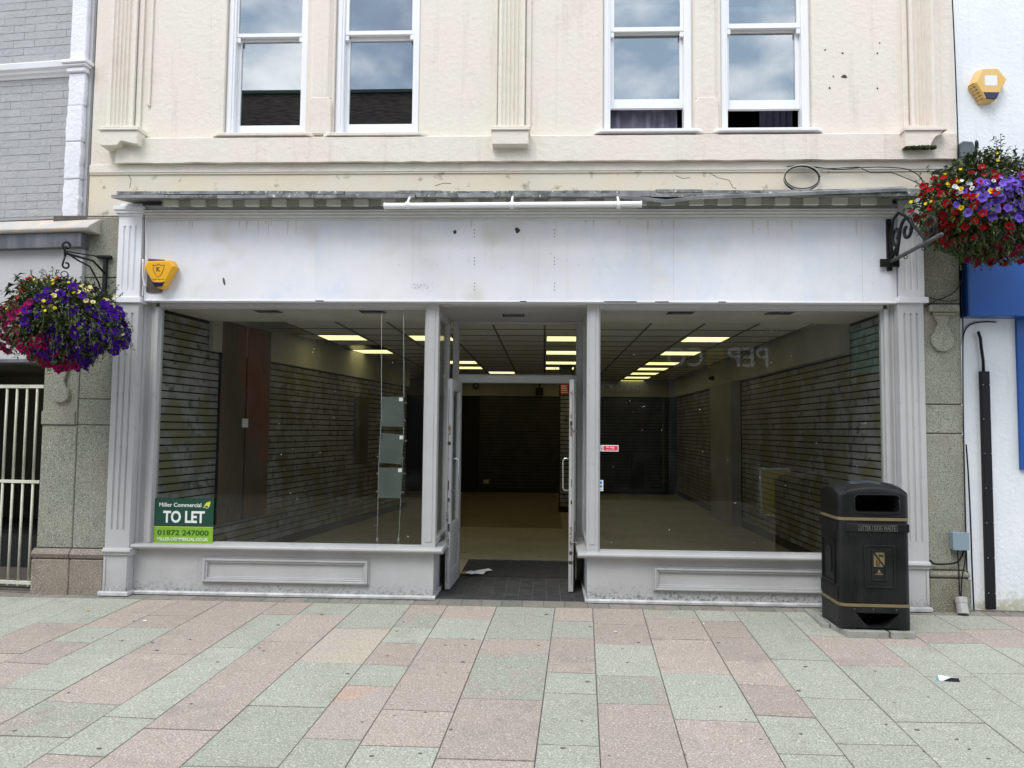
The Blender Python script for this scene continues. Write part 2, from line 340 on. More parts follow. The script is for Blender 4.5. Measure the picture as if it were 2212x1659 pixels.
m_gold = mat('old_gold_band', (.19,.14,.07,1), (.15,.125,.055,1), 6, .5)
m_binlet = mat('raised_grey_letters', (.11,.11,.10,1), None, rough=.5)
m_kerb = mat('concrete_slab', (.30,.30,.285,1), (.24,.25,.20,1), 6, .85, .5, 50, specks=[((.1,.1,.09,1), 40, .62, .72)])
m_cable = mat('black_cable', (.009,.009,.012,1), None, rough=.5, spec=.25)
m_bluebox = mat('blue_grey_box', (.22,.29,.34,1), None, rough=.45)
m_matgrout = mat('grey_mat_seam', (.15,.15,.15,1), None, rough=.8)
m_pipe = mat('grey_plastic_pipe', (.38,.38,.38,1), (.32,.32,.31,1), 8, .45)
m_rwall = mat('bluish_white_render', (.72,.75,.79,1), (.77,.79,.81,1), 1.5, .75, .6, 26, bdist=.010, streak=((.60,.61,.60,1), 8, .56, .8), grime=((.42,.41,.28,1), 0, .35, 9, .9))
m_blue = mat('blue_sign_paint', (.004,.085,.36,1), (.003,.07,.30,1), 1, .3)
m_blued = mat('dark_blue_edge', (.002,.035,.16,1), None, rough=.4)
m_yel = mat('yellow_alarm_plastic', (.78,.40,.012,1), None, rough=.35)
m_yelp = mat('faded_yellow_plastic', (.70,.43,.12,1), (.72,.47,.18,1), 6, .5)
m_navy = mat('navy_lens', (.006,.006,.05,1), None, rough=.25)
m_brown = mat('dark_print', (.07,.02,.004,1), None, rough=.6)
m_ply = mat('bare_board', (.10,.08,.065,1), (.15,.13,.11,1), 12, .85)
m_green = mat('dark_green_sign', (.008,.06,.036,1), None, rough=.35)
m_lime = mat('lime_sign', (.22,.42,.03,1), None, rough=.35)
m_signw = mat('sign_white', (.80,.83,.80,1), None, rough=.4)
m_signy = mat('sign_yellow', (.72,.66,.06,1), None, rough=.4)
m_signd = mat('sign_dark_green_print', (.02,.09,.01,1), None, rough=.4)
m_red = mat('sticker_red', (.65,.03,.07,1), None, rough=.4)
m_stblue = mat('sticker_blue', (.05,.25,.65,1), None, rough=.4)
m_paper = mat('white_paper', (.75,.76,.80,1), None, rough=.7)
m_kraft = mat('brown_envelope', (.35,.25,.15,1), None, rough=.8)
m_rust = mat('rusty_lock_plate', (.12,.075,.05,1), (.33,.31,.29,1), 30, .6)
m_gate = mat('ivory_gate_paint', (.60,.60,.50,1), (.5,.5,.41,1), 10, .5)
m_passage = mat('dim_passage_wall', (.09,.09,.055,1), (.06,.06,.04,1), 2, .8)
m_curt = mat('purple_grey_curtain', (.11,.10,.15,1), (.16,.15,.19,1), 3, .9, .3, 8)
m_opbrick = mat('dark_opposite_brick', (.12,.09,.08,1), (.03,.025,.022,1), 6, .85, stretch=(.6,1,9))
m_opfas = mat('opposite_fascia', (.035,.035,.04,1), None, rough=.5)
m_oplet = mat('opposite_letters', (.80,.80,.80,1), None, rough=.4)
m_opteal = mat('opposite_teal', (.05,.30,.26,1), None, rough=.5)
m_opol = mat('opposite_ochre', (.45,.36,.06,1), None, rough=.5)
m_glass = glass('shop_glass', (.96,.97,.96,1), .031, .012)
m_glassup = glass('upper_glass', (.50,.60,.64,1), .31, .02)
m_acryl = mat('clouded_acrylic', (.10,.115,.105,1), (.08,.095,.088,1), 5, .25)
m_light = emit('light_panel', (1, .89, .40, 1), 1.2)
m_tube = mat('white_tube', (.80,.80,.82,1), None, rough=.35, bump=.1)
m_moss = mat('moss', (.03,.045,.012,1), (.05,.06,.02,1), 30, .95, .8, 80)
m_crack = mat('dark_crack', (.05,.045,.035,1), None, rough=.95)
# ============================================================ ground and paving
gb = MB()
ys = [8, 0.0, -7, -13.5, -60]
zs = [-.03, -.03, SL*-7-.03, -.148-.03, -.178]
for i in range(len(ys)-1):
    gb.add([(-60,ys[i],zs[i]),(60,ys[i],zs[i]),(60,ys[i+1],zs[i+1]),(-60,ys[i+1],zs[i+1])], [(3,2,1,0)])
ground = obj('ground', gb, m_ground); tag(ground, kind='structure')
pv = MB().add([(-6.6,-.02,-.0055),(6.6,-.02,-.0055),(6.6,-6.9,SL*-6.9-.0055),(-6.6,-6.9,SL*-6.9-.0055),
               (-6.6,-.02,-.028),(6.6,-.02,-.028),(6.6,-6.9,SL*-6.9-.028),(-6.6,-6.9,SL*-6.9-.028)],
              [(3,2,1,0),(4,5,6,7),(0,1,5,4),(1,2,6,5),(2,3,7,6),(3,0,4,7)])
pavement = obj('pavement', pv, m_joint); tag(pavement, kind='structure'); MW['pavement'] = Matrix.Identity(4)
def T(t, x, y):
    k = 2.1434 if t == 4 else 2.212
    return ((t-1)*1000 + x/k)/1.8228, (2340 + y/k)/1.8228
def g(t, x, y): return G(*T(t, x, y))
LN = [  # long joints, far end then near end, measured on the ground
 (g(1,90,82), g(1,0,115)), (g(1,380,88), g(1,0,212)), (g(1,700,92), g(1,0,375)), (g(1,1150,84), g(1,0,608)),
 (g(1,1485,85), g(1,0,810)), (g(1,1905,80), g(1,0,1135)), (g(2,190,82), g(1,205,1513)), (g(2,505,82), g(1,780,1513)),
 (g(2,930,80), g(1,1580,1490)), (g(2,1370,90), g(2,205,1513)), (g(2,1690,92), g(2,790,1513)), (g(2,2118,100), g(2,1548,1513)),
 (g(3,410,112), g(3,228,1513)), (g(3,738,120), g(3,808,1513)), (g(3,1170,130), g(3,1568,1513)), (g(3,1620,138), g(4,205,1466)),
 (g(3,1965,150), g(4,785,1466)), (g(4,180,152), g(4,1520,1466)), (g(4,850,290), g(4,2212,1335)), (g(4,1220,298), g(4,2212,970)),
 (g(4,1500,200), g(4,2212,605)), (g(4,2110,275), g(4,2212,335))]
def lx(i, y):
    (x0, y0), (x1, y1) = LN[i]
    s = (x1-x0)/(y1-y0)
    if i < 5: s = .070
    if i == 21: s = -.02
    return x0 + s*(y-y0)
CJ = {  # cross joints: column -> list of (left point, right point) ; materials from the shop outwards
 0: [((1,0,180),(1,90,176))],
 1: [((1,0,278),(1,235,283))],
 2: [((1,325,243),(1,780,258)), ((1,0,515),(1,175,517))],
 3: [((1,1005,152),(1,1330,158)), ((1,730,283),(1,1070,290)), ((1,450,408),(1,790,422)), ((1,50,588),(1,415,608))],
 4: [((1,1330,182),(1,1710,190)), ((1,1075,285),(1,1515,288)), ((1,605,520),(1,1085,535)), ((1,80,818),(1,530,840))],
 5: [((1,1710,190),(1,2200,205)), ((1,1145,510),(1,1715,525)), ((1,390,925),(1,1035,962))],
 6: [((2,30,172),(2,385,175)), ((1,1830,457),(1,2200,465)), ((1,1235,845),(1,1660,858)), ((1,905,1062),(1,1350,1082)), ((1,400,1385),(1,900,1412))],
 7: [((2,385,175),(2,815,182)), ((2,85,408),(2,550,420)), ((1,1400,1168),(1,1900,1185))],
 8: [((2,695,293),(2,1200,303)), ((2,375,583),(2,930,605)), ((2,0,968),(2,625,985)), ((1,1580,1490),(2,225,1505))],
 9: [((2,1320,163),(2,1640,177)), ((2,1215,283),(2,1560,297)), ((2,1115,415),(2,1475,432)), ((2,950,605),(2,1350,625)), ((2,800,788),(2,1235,805)), ((2,425,1252),(2,935,1270))],
 10: [((2,1630,208),(2,2060,222)), ((2,1520,378),(2,1995,395)), ((2,1390,575),(2,1920,597)), ((2,1115,1000),(2,1740,1025))],
 11: [((2,2090,168),(3,390,178)), ((2,2005,380),(3,365,397)), ((2,1950,507),(3,355,515)), ((2,1800,905),(3,300,925))],
 12: [((3,400,230),(3,740,235)), ((3,380,375),(3,740,380)), ((3,350,590),(3,760,588)), ((3,335,675),(3,765,690)), ((3,320,853),(3,775,870)), ((3,265,1302),(3,800,1322))],
 13: [((3,750,255),(3,1205,270)), ((3,755,430),(3,1255,446)), ((3,775,705),(3,1340,722))],
 14: [((3,1200,198),(3,1650,205)), ((3,1250,387),(3,1780,397)), ((3,1345,682),(3,1960,702)), ((3,1460,1087),(3,2200,1115))],
 15: [((3,1750,230),(3,2030,235)), ((3,1780,373),(3,2150,380)), ((3,1900,573),(4,85,575)), ((3,2030,785),(4,255,782)), ((3,2175,1050),(4,460,1045)), ((4,155,1342),(4,700,1360))],
 16: [((4,85,543),(4,600,562)), ((4,340,870),(4,935,890)), ((4,635,1257),(4,1325,1275))],
 17: [((4,390,345),(4,965,368)), ((4,650,600),(4,1280,615)), ((4,1130,1075),(4,1875,1085))],
 18: [((4,1060,432),(4,1395,437)), ((4,1395,695),(4,1800,698)), ((4,1765,975),(4,2212,977))],
 19: [((4,1310,320),(4,1710,322)), ((4,1395,410),(4,1865,413)), ((4,1770,665),(4,2212,668))],
 20: [((4,1700,297),(4,2150,297)), ((4,1940,447),(4,2212,448))],
}
KIND = {0:'gg', 1:'gg', 2:'gpp', 3:'ppgpp', 4:'ppggmg', 5:'pppmg', 6:'pggggppp', 7:'gppp', 8:'gyggm', 9:'pmgpgsg', 10:'pgppp', 11:'mgpmp', 12:'pgppggg',
        13:'ppgm', 14:'mppgp', 15:'gppppgg', 16:'gggg', 17:'gpgg', 18:'pggg', 19:'gpgg', 20:'gpgg'}
KM = {'g': m_slabg, 'p': m_slabp, 'm': m_slabm, 'y': m_slaby, 's': m_slabs}
YT = -.205; YB = -6.7
def slab(xa, ya, xb, yb, xc, yc, xd, yd, m):           # far-left, far-right, near-right, near-left
    h = random.uniform(-.0016, .0016); tz = [h + random.uniform(-.0006,.0006) for _ in range(4)]
    g_ = .003; e = .002; gy_ = .005
    c = [(xa+g_, ya-gy_), (xb-g_, yb-gy_), (xc-g_, yc+gy_), (xd+g_, yd+gy_)]
    ci = [(xa+g_+e, ya-gy_-e), (xb-g_-e, yb-gy_-e), (xc-g_-e, yc+gy_+e), (xd+g_+e, yd+gy_+e)]
    top = [(x, y, SL*y + tz[i]) for i, (x, y) in enumerate(ci)]; mid = [(x, y, SL*y + tz[i]-.002) for i, (x, y) in enumerate(c)]; bot = [(x, y, SL*y-.02) for x, y in c]
    mb = MB().add(top + mid + bot, [(3,2,1,0)] + [(i, (i+1)%4, (i+1)%4+4, i+4) for i in range(4)] + [(i+4, (i+1)%4+4, (i+1)%4+8, i+8) for i in range(4)])
    return obj('paving_slab', mb, m, pavement)
def column(la, lb, cj, kinds):
    js = [(YT, YT)] + [(min(a, YT-.03), min(b, YT-.03)) for a, b in cj]
    y = js[-1][0]
    while y > YB:
        y -= random.choice((.45, .6, .75, .9)); js.append((max(y, YB), max(y, YB)))
        if y <= YB: break
    for i in range(len(js)-1):
        (a0, b0), (a1, b1) = js[i], js[i+1]
        k = kinds[i] if i < len(kinds) else random.choice('ggpp')
        slab(la(a0), a0, lb(b0), b0, lb(b1), b1, la(a1), a1, KM[k])
for c in range(21):
    cj = [(g(*a)[1], g(*b)[1]) for a, b in CJ[c]]
    column(lambda y, c=c: lx(c, y), lambda y, c=c: lx(c+1, y), cj, KIND[c])
xl = [0]; 
for k in range(3):
    s0, s1 = sum(xl), sum(xl) + [.33, .45, .4][k]
    column(lambda y: lx(0, y) - s1, lambda y: lx(0, y) - s0, [], random.choice(('gpg', 'pgg'))); xl.append([.33,.45,.4][k])
xr = 0
for wd in (.46, .38, .5, .44, .4):
    a, b = xr, xr + wd
    column(lambda y: lx(21, y) + a, lambda y: lx(21, y) + b, [], random.choice(('pgg', 'ggp', 'mgg'))); xr = b
x = -6.4
while x < 6.4:
    wd = random.uniform(.17, .22)
    if -6.5 < x < 6.5:
        mb = MB().add([(x+.003,-.005,-.004),(x+wd-.003,-.005,-.004),(x+wd-.003,YT+.004,SL*YT-.001),(x+.003,YT+.004,SL*YT-.001),
                       (x+.003,-.005,-.03),(x+wd-.003,-.005,-.03),(x+wd-.003,YT+.004,SL*YT-.03),(x+.003,YT+.004,SL*YT-.03)],
                      [(3,2,1,0),(4,5,6,7),(0,1,5,4),(1,2,6,5),(2,3,7,6),(3,0,4,7)])
        obj('edge_sett', mb, m_sett, pavement)
    x += wd

dl_ = MB(); x = -6.0
while x < 6.0:                            # black dirt gathered where the walls meet the setts
    q_ = .02; wa = random.uniform(.004, .022)
    if not (-.98 < x < .42): dl_.add([(x,-.052,.0015),(x+q_,-.052,.0015),(x+q_,-.052-wa,SL*wa*-1+.0015-.0025),(x,-.052-wa*random.uniform(.6,1.2),-.0015)], [(3,2,1,0)])
    x += q_
obj('dirt_line', dl_, m_joint, pavement)['kind'] = 'stuff'
# ============================================================ the cream building, upper storey
B = thing('shop_building', 'cream rendered building with four tall sash windows above the empty white and grey shopfront', 'building', (-.3, 0, 0))
XL, XR = -4.272, 3.668
WY = 0.0
def WR(*a): return R4(*a[:4], a[4] if len(a) > 4 else WY)
wins = [dict(x0=Xp(485.5,150), x1=Xp(664,150), zs=Zp(575,291)), dict(x0=Xp(722,150), x1=Xp(907,150), zs=Zp(815,291)),
        dict(x0=Xp(1302,150), x1=Xp(1498,150), zs=Zp(1400,283)), dict(x0=Xp(1556.6,150), x1=Xp(1754,150), zs=Zp(1655,281))]
WTOP = 6.25; ROOF = 7.6
zb0 = Zp(1100, 371, -.01)            # underside of the string band
wl = MB()
rev = .02
def wallbits(a, b): return a, b
prevx = XL
for i, wn in enumerate(wins):
    wl.box(prevx, wn['x0'], 0, .25, 3.35, WTOP); prevx = wn['x1']
wl.box(prevx, XR, 0, .25, 3.35, WTOP)
for wn in wins: wl.box(wn['x0'], wn['x1'], 0, .25, 3.35, wn['zs'])
wl.box(XL, XR, 0, .25, WTOP, ROOF)
obj('upper_wall', wl, m_cream, B)
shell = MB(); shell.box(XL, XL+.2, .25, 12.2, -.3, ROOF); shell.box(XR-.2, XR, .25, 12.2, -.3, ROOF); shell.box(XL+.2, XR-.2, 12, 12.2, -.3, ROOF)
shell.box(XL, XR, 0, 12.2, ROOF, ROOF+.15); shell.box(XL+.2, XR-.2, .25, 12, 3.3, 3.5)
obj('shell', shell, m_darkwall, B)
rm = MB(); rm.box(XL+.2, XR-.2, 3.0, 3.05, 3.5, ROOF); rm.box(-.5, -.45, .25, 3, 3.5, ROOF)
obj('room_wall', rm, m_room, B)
# thicker base course that carries the corbels, string band beneath, yellowed frieze
zc0, zc1 = Zp(1100, 349, -.05), Zp(1100, 291, -.05)
x0 = Xp(251, 330, -.05)
bc = MB(); n = 60
rows = []
for k in range(n+1):
    xx = x0 + (XR-.01-x0)*k/n
    rows.append((xx, -.068 + random.uniform(-.004,.004), zc0 + random.uniform(-.004,.004)))
for k in range(n):
    (xa, ya, za), (xb, yb, zb) = rows[k], rows[k+1]
    bc.add([(xa,ya,za),(xb,yb,zb),(xb,yb-.0,zc1-.02),(xa,ya,zc1-.02),(xa,.0,za),(xb,.0,zb),(xb,.0,zc1+.012),(xa,.0,zc1+.012)],
           [(0,1,2,3),(4,5,1,0),(3,2,6,7)])
bc.add([(x0,-.068,zc0),(x0,-.068,zc1-.02),(x0,0,zc1+.012),(x0,0,zc0)], [(0,1,2,3)])
obj('base_course', bc, m_cream, B)
obj('string_band', MB().box(XL+.002, XR-.002, -.024, 0, zb0, zc0), m_cream, B, bevel=.006)
obj('drip_line', MB().box(XL+.004, XR-.004, -.017, 0, zb0-.012, zb0), m_creamdirty, B)
obj('frieze_wall', MB().box(XL, XR, -.006, 0, 3.35, zb0-.012), m_creamdirty, B)
for pts in ([(281,371),(279,380),(284,388),(281,407)], [(1532,374),(1550,384),(1575,390),(1582,405),(1590,408)], [(1460,380),(1475,386),(1490,384)], [(940,402),(958,396),(975,397)]):
    obj('crack', MB().tube([(P(a,b)[0], -.006, P(a,b)[1]) for a, b in pts], .0026, 4), m_crack, B)
# pilasters with flutes
def fluted(x0, x1, z0, z1, yf, yb, n, gw, gd, margin):
    pts = [(x0, yb), (x0, yf)]; wd = (x1-x0-2*margin)
    for k in range(n):
        c = x0 + margin + wd*(k+.5)/n
        pts += [(c-gw/2, yf), (c-gw/2+gw*.15, yf+gd*.7), (c-gw/2+gw*.35, yf+gd), (c+gw/2-gw*.35, yf+gd), (c+gw/2-gw*.15, yf+gd*.7), (c+gw/2, yf)]
    pts += [(x1, yf), (x1, yb)]
    return MB().prism(pts, 'z', z0, z1)
def upper_pilaster(pxl, pxr, cxl, cxr, sflip):
    a, b = Xp(pxl, 120, -.05), Xp(pxr, 120, -.05); zt = Zp((pxl+pxr)/2, 272, -.05)
    f = fluted(a, b, zt, ROOF-.05, -.05, 0, 5, .036, .016, .03)
    f.box(a-.055, a-.012, -.022, 0, zt, ROOF-.05); f.box(b+.012, b+.055, -.022, 0, zt, ROOF-.05)
    p = obj('pilaster', f, m_cream, B)
    ca, cb = Xp(cxl, 295, -.15), Xp(cxr, 295, -.15)
    zt2 = Zp((cxl+cxr)/2, 282, -.15); z0 = Zp((cxl+cxr)/2, 315, -.15)
    cb_ = MB().box(ca-.012, cb+.012, -.165, 0, zt2, zt2+.022); cb_.box(ca-.004, cb+.004, -.155, 0, zt2+.022, zt2+.045)
    if sflip == 0: cb_.prism([(0,z0+.012),(-.13,z0),(-.15,z0+.02),(-.15,zt2),(0,zt2)], 'x', ca, cb)
    else:
        # block under which a quarter-round bracket is cut on one side
        m_ = (ca + cb)/2 + .06*sflip; zq = z0 + .055
        cut_ = [(ca, zt2), (ca, zq)] if sflip < 0 else [(cb, zt2), (cb, zq)]
        if sflip == 2: pts = [(ca, zt2), (ca, z0+.01), (ca+.02, z0), (ca+.16, z0+.004), (ca+.18, z0+.02), (ca+.20, z0+.045), (ca+.24, z0+.04), (cb-.01, z0+.012), (cb, z0+.02), (cb, zt2)]
        elif sflip > 0: pts = [(ca, zt2), (ca, z0), (m_-.02, z0), (m_, z0+.045), (m_+.03, z0+.085), (m_+.08, z0+.105), (cb-.03, z0+.115), (cb, z0+.14), (cb, zt2)]
        elif sflip < 0: pts = [(cb, zt2), (cb, z0+.10), (m_+.05, z0+.105), (m_+.02, z0+.05), (m_-.03, z0+.03), (ca+.02, z0+.02), (ca, z0+.05), (ca, zt2)]
        cb_.prism(pts, 'y', -.15, 0)
    c = obj('corbel', cb_, m_cream, p, bevel=.006)
    return p, (ca, cb, z0)
upper_pilaster(236, 292, 215, 297, 2)
upper_pilaster(1077, 1134, 1063, 1142, 0)
pR, (ca, cb, z0) = upper_pilaster(1966, 2019, 1956, 2042, 1)
ms = MB()
for k in range(90):
    a = random.uniform(ca+.0, ca+.27); ms.box(a, a+.014, -.155+random.uniform(0,.05), -.13+random.uniform(0,.05), z0-.014*random.random()-.004, z0+.006)
obj('moss', ms, m_moss, B); bpy.data.objects['moss']['kind'] = 'stuff'
# thin conduit in the render beside the left pilaster
obj('wall_conduit', MB().box(Xp(322,100,-.02), Xp(328,100,-.02), -.02, 0, Zp(318,228,-.02), ROOF-.1), m_cream, B, bevel=.004)
# pier between each pair with chamfer stops, thicker below
for a, b in ((665, 722), (1498, 1556)):
    xa, xb = Xp(a+4, 150, -.02), Xp(b-5, 150, -.02); zt = Zp((a+b)/2, 212, -.02)
    mb = MB().prism([(xa+.0,0),(xa+.035,-.028),(xb-.035,-.028),(xb,0)], 'z', zt, ROOF-.1)
    obj('mullion_pier', mb, m_cream, B, bevel=.004)
    z0 = Zp((a+b)/2, 291, -.02)
    obj('pier_block', MB().prism([(xa-.005,z0),(xb+.005,z0),(xb+.005,zt-.03),(xb-.03,zt+.01),(xa+.03,zt+.01),(xa-.005,zt-.03)], 'y', -.034, 0), m_cream, B, bevel=.01)
for a, b, r in ((1144,126,.010),(1820,115,.008),(1792,190,.008),(1782,108,.007),(1895,115,.007),(1895,191,.007),(1900,93,.006),(1800,165,.006)):
    x, z = P(a, b); mb = MB().prism([(x+r*random.uniform(.7,1.4)*math.cos(t), z+r*random.uniform(.7,1.4)*math.sin(t)) for t in np.linspace(0,5.6,7)], 'y', -.004, .001)
    obj('render_chip', mb, m_crack, B)
x, z = P(1823, 165); obj('render_chip', MB().prism([(x-.03,z-.005),(x+.0,z-.014),(x+.028,z-.012),(x+.02,z+.006),(x,z+.016)], 'y', -.004, .001), m_crack, B)
# ---- sash windows
def sash_window(i, pxs, yb_up, yt_lo, yb_lo, yrail, raised):
    x0, x1, zs = wins[i]['x0'], wins[i]['x1'], wins[i]['zs']
    FY = .05
    wroot = MB(); wroot.box(x0, x0+.075, FY, FY+.12, zs, WTOP); wroot.box(x1-.075, x1, FY, FY+.12, zs, WTOP); wroot.box(x0+.075, x1-.075, FY, FY+.12, WTOP-.08, WTOP)
    wroot.box(x0+.012, x0+.055, FY-.012, FY, zs, WTOP); wroot.box(x1-.055, x1-.012, FY-.012, FY, zs, WTOP)
    W_ = obj('window', wroot, m_upvc, B, bevel=.004)
    ya = FY + .02; yl = FY + .065
    gx0, gx1 = Xp(pxs[0], 60, ya), Xp(pxs[1], 60, ya)
    xa, xb = x0+.075, x1-.075
    # upper sash (in front), its bottom rail with horns
    zr0, zr1 = Zp((pxs[0]+pxs[1])/2, yb_up[1], ya), Zp((pxs[0]+pxs[1])/2, yb_up[0], ya)
    u = MB().box(xa, gx0, ya, ya+.04, zr0, WTOP-.08); u.box(gx1, xb, ya, ya+.04, zr0, WTOP-.08); u.box(gx0, gx1, ya, ya+.04, zr0, zr1); u.box(gx0, gx1, ya, ya+.04, WTOP-.16, WTOP-.08)
    for a, b in ((xa, xa+.035), (xb-.035, xb)): u.prism([(a, zr0-.05), (b, zr0-.05), (b, zr0), (a, zr0)] if a == xa else [(a, zr0-.05), (b, zr0-.05), (b, zr0), (a, zr0)], 'y', ya+.004, ya+.036)
    us = obj('upper_sash', u, m_upvc, W_, bevel=.003)
    if i >= 2: u2 = MB().box(gx0, gx1, ya+.075, ya+.1, Zp(1400 if i == 2 else 1650, 22 if i==2 else 24, ya+.08), Zp(1400 if i==2 else 1650, 12 if i==2 else 15, ya+.08)); obj('inner_rail', u2, m_upvc, W_)
    obj('pane', MB().box(gx0, gx1, ya+.018, ya+.024, zr1, WTOP-.16), m_glassup, W_)
    lx0, lx1 = Xp(pxs[2], 180, yl), Xp(pxs[3], 180, yl); m = (pxs[2]+pxs[3])/2
    zl1 = Zp(m, yt_lo, yl); zl0 = Zp(m, yb_lo, yl); zr = Zp(m, yrail, yl)
    l = MB().box(xa, lx0, yl, yl+.04, zr, zl1+.03); l.box(lx1, xb, yl, yl+.04, zr, zl1+.03); l.box(lx0, lx1, yl, yl+.04, zr, zl0); l.box(lx0, lx1, yl, yl+.04, zl1, zl1+.06)
    obj('lower_sash', l, m_upvc, W_, bevel=.003)
    obj('pane', MB().box(lx0, lx1, yl+.018, yl+.024, zl0, zl1), m_glassup, W_)
    # painted sill with rounded lip
    a, b = x0-.09, x1+.09
    zb = zs-.035
    s_ = MB().prism([(a, -.001), (a+.02, -.045), (a+.07, -.075), (b-.07, -.075), (b-.02, -.045), (b, -.001)], 'z', zb, zb+.03)
    s_.box(x0+.001, x1-.001, -.05, FY+.12, zb+.03, zs+.004)
    obj('sill', s_, m_upvc if i >= 2 else m_cream, W_, bevel=.005)
    obj('sill_board', MB().box(x0+.002, x1-.002, FY-.02, FY+.1, zs+.004, zs+.03), m_upvc, W_, bevel=.004)
    return W_, (xa, xb, zs, zr)
W1, _ = sash_window(0, (515.6, 652, 520, 653), (72, 80), 90, 271, 286, 0)
W2, _ = sash_window(1, (754, 890, 755, 892), (66, 75), 88, 268, 286, 0)
W3, o3 = sash_window(2, (1326.5, 1469, 1326, 1468), (58, 68), 75, 214, 234, 1)
W4, o4 = sash_window(3, (1575, 1721, 1575, 1718), (50, 61), 70, 216, 236, 1)
# bundled curtain showing in the gap of the third window
cu = MB(); n = 26
za, zb_ = Zp(1400, 282, .16), Zp(1400, 170, .16)
for k in range(n):
    t0, t1 = k/n, (k+1)/n; xa, xb = Xp(1308,258,.2), Xp(1462,258,.2)
    f = lambda t: .19 + .018*math.sin(t*29) + .01*math.sin(t*61)
    g0 = lambda t: za + .02*math.sin(t*9+1) + .03*max(0, t-.85)*4
    cu.add([(xa+(xb-xa)*t0, f(t0), g0(t0)), (xa+(xb-xa)*t1, f(t1), g0(t1)), (xa+(xb-xa)*t1, f(t1)+.02, za+.09), (xa+(xb-xa)*t0, f(t0)+.02, za+.09), (xa+(xb-xa)*t1, f(t1)+.03, zb_), (xa+(xb-xa)*t0, f(t0)+.03, zb_)],
           [(0,1,2,3), (3,2,4,5)])
solo('curtain', cu, m_curt, 'purple-grey curtain bunched on the sill of the open third upstairs window', 'curtain', smooth=True)
cu = MB()
for k in range(n):
    t0, t1 = k/n, (k+1)/n; xa, xb = Xp(1640,258,.4), Xp(1712,258,.4); f = lambda t: .4 + .02*math.sin(t*31)
    cu.add([(xa+(xb-xa)*t0, f(t0), o4[2]+.02), (xa+(xb-xa)*t1, f(t1), o4[2]+.02), (xa+(xb-xa)*t1, f(t1), o4[2]+1.6), (xa+(xb-xa)*t0, f(t0), o4[2]+1.6)], [(0,1,2,3)])
solo('curtain', cu, m_curt, 'dark curtain hanging straight behind the fourth, rightmost upstairs window', 'curtain', smooth=True)

# ============================================================ the shopfront
FY = -.10
fx0, fx1 = -3.655, 3.078
zft, zfb = 3.383, 2.655
fas = MB(); n = 40
obj('fascia_board', MB().box(fx0, fx1, FY, .24, zfb, zft), m_fascia, B)
for sx in (1455, 1862):   # butt joints between the fascia sheets
    x = Xp(sx, 560, FY); obj('board_joint', MB().box(x, x+.0018, FY-.0008, FY, zfb, zft), m_greywall, B)
# moulded cornice, soffit, dentils, slate canopy
zc = zft
co = MB()
pr = [(.0, zc), (FY-.014, zc), (FY-.018, zc+.012), (FY-.014, zc+.020), (FY-.030, zc+.024), (FY-.040, zc+.034), (FY-.034, zc+.044), (FY-.050, zc+.048), (FY-.060, zc+.058), (FY-.052, zc+.068), (FY-.066, zc+.072), (FY-.070, zc+.080), (FY-.024, zc+.086), (FY-.024, 3.52), (0, 3.52)]
co.prism(pr, 'x', fx0-.002, fx1+.002)
obj('cornice', co, m_cornice, B)
obj('fascia_lip', MB().box(fx0+.01, fx1-.01, FY-.014, .02, zfb-.016, zfb-.001), m_white, B, bevel=.003)
dx0, dx1 = Xp(352, 433, -.26), Xp(1925, 433, -.26)
nd = 26; pitch = (dx1-dx0)/nd
zd0, zd1 = Zp(1100, 443, -.25), Zp(1100, 427.5, -.25)
obj('soffit_board', MB().box(dx0-.05, dx1+.06, -.30, -.02, zd1, zd1+.025), m_olive, B)
obj('soffit_cove', MB().prism([(-.13, 3.505), (-.13, zd1), (-.215, zd1), (-.215, zd0+.01)], 'x', dx0-.03, dx1+.03), m_olive, B)
d0 = None
for k in range(nd):
    x = dx0 + k*pitch + pitch*.02
    m = m_olivel
    o = obj('dentil', MB().box(x, x+pitch*.5, -.255, -.2155, zd0, zd1), m, B) if d0 is None else None
    if d0 is None: d0 = o
    else:
        c = d0.copy(); COL.objects.link(c); c.location.x = k*pitch
cz1, cz0 = 3.655, 3.55
SB = Zp(700, 426.5, -.36); ST = Zp(700, 408.5, -.36)
cx0, cx1 = Xp(240, 424, -.36), Xp(2003, 410, -.36)
x = cx0; k = 0
while x < cx1 - .05:
    wd = random.uniform(.30, .52); xe = min(x+wd, cx1); sag = 0
    a, b = random.uniform(-.006,.006), random.uniform(-.006,.006); t = random.uniform(.026,.036)
    m = m_slate if random.random() < .75 else m_lead
    za_, zb2 = SB+a, SB+b
    mb = MB().add([(x,-.36+a,za_),(xe-.002,-.36+b,zb2),(xe-.002,-.0,zb2+.055),(x,-.0,za_+.055),(x,-.36+a,za_+t),(xe-.002,-.36+b,zb2+t),(xe-.002,0,zb2+.085),(x,0,za_+.085)],
                  [(0,3,2,1),(4,5,6,7),(0,1,5,4),(1,2,6,5),(2,3,7,6),(3,0,4,7)])
    obj('slate', mb, m, B)
    x = xe; k += 1
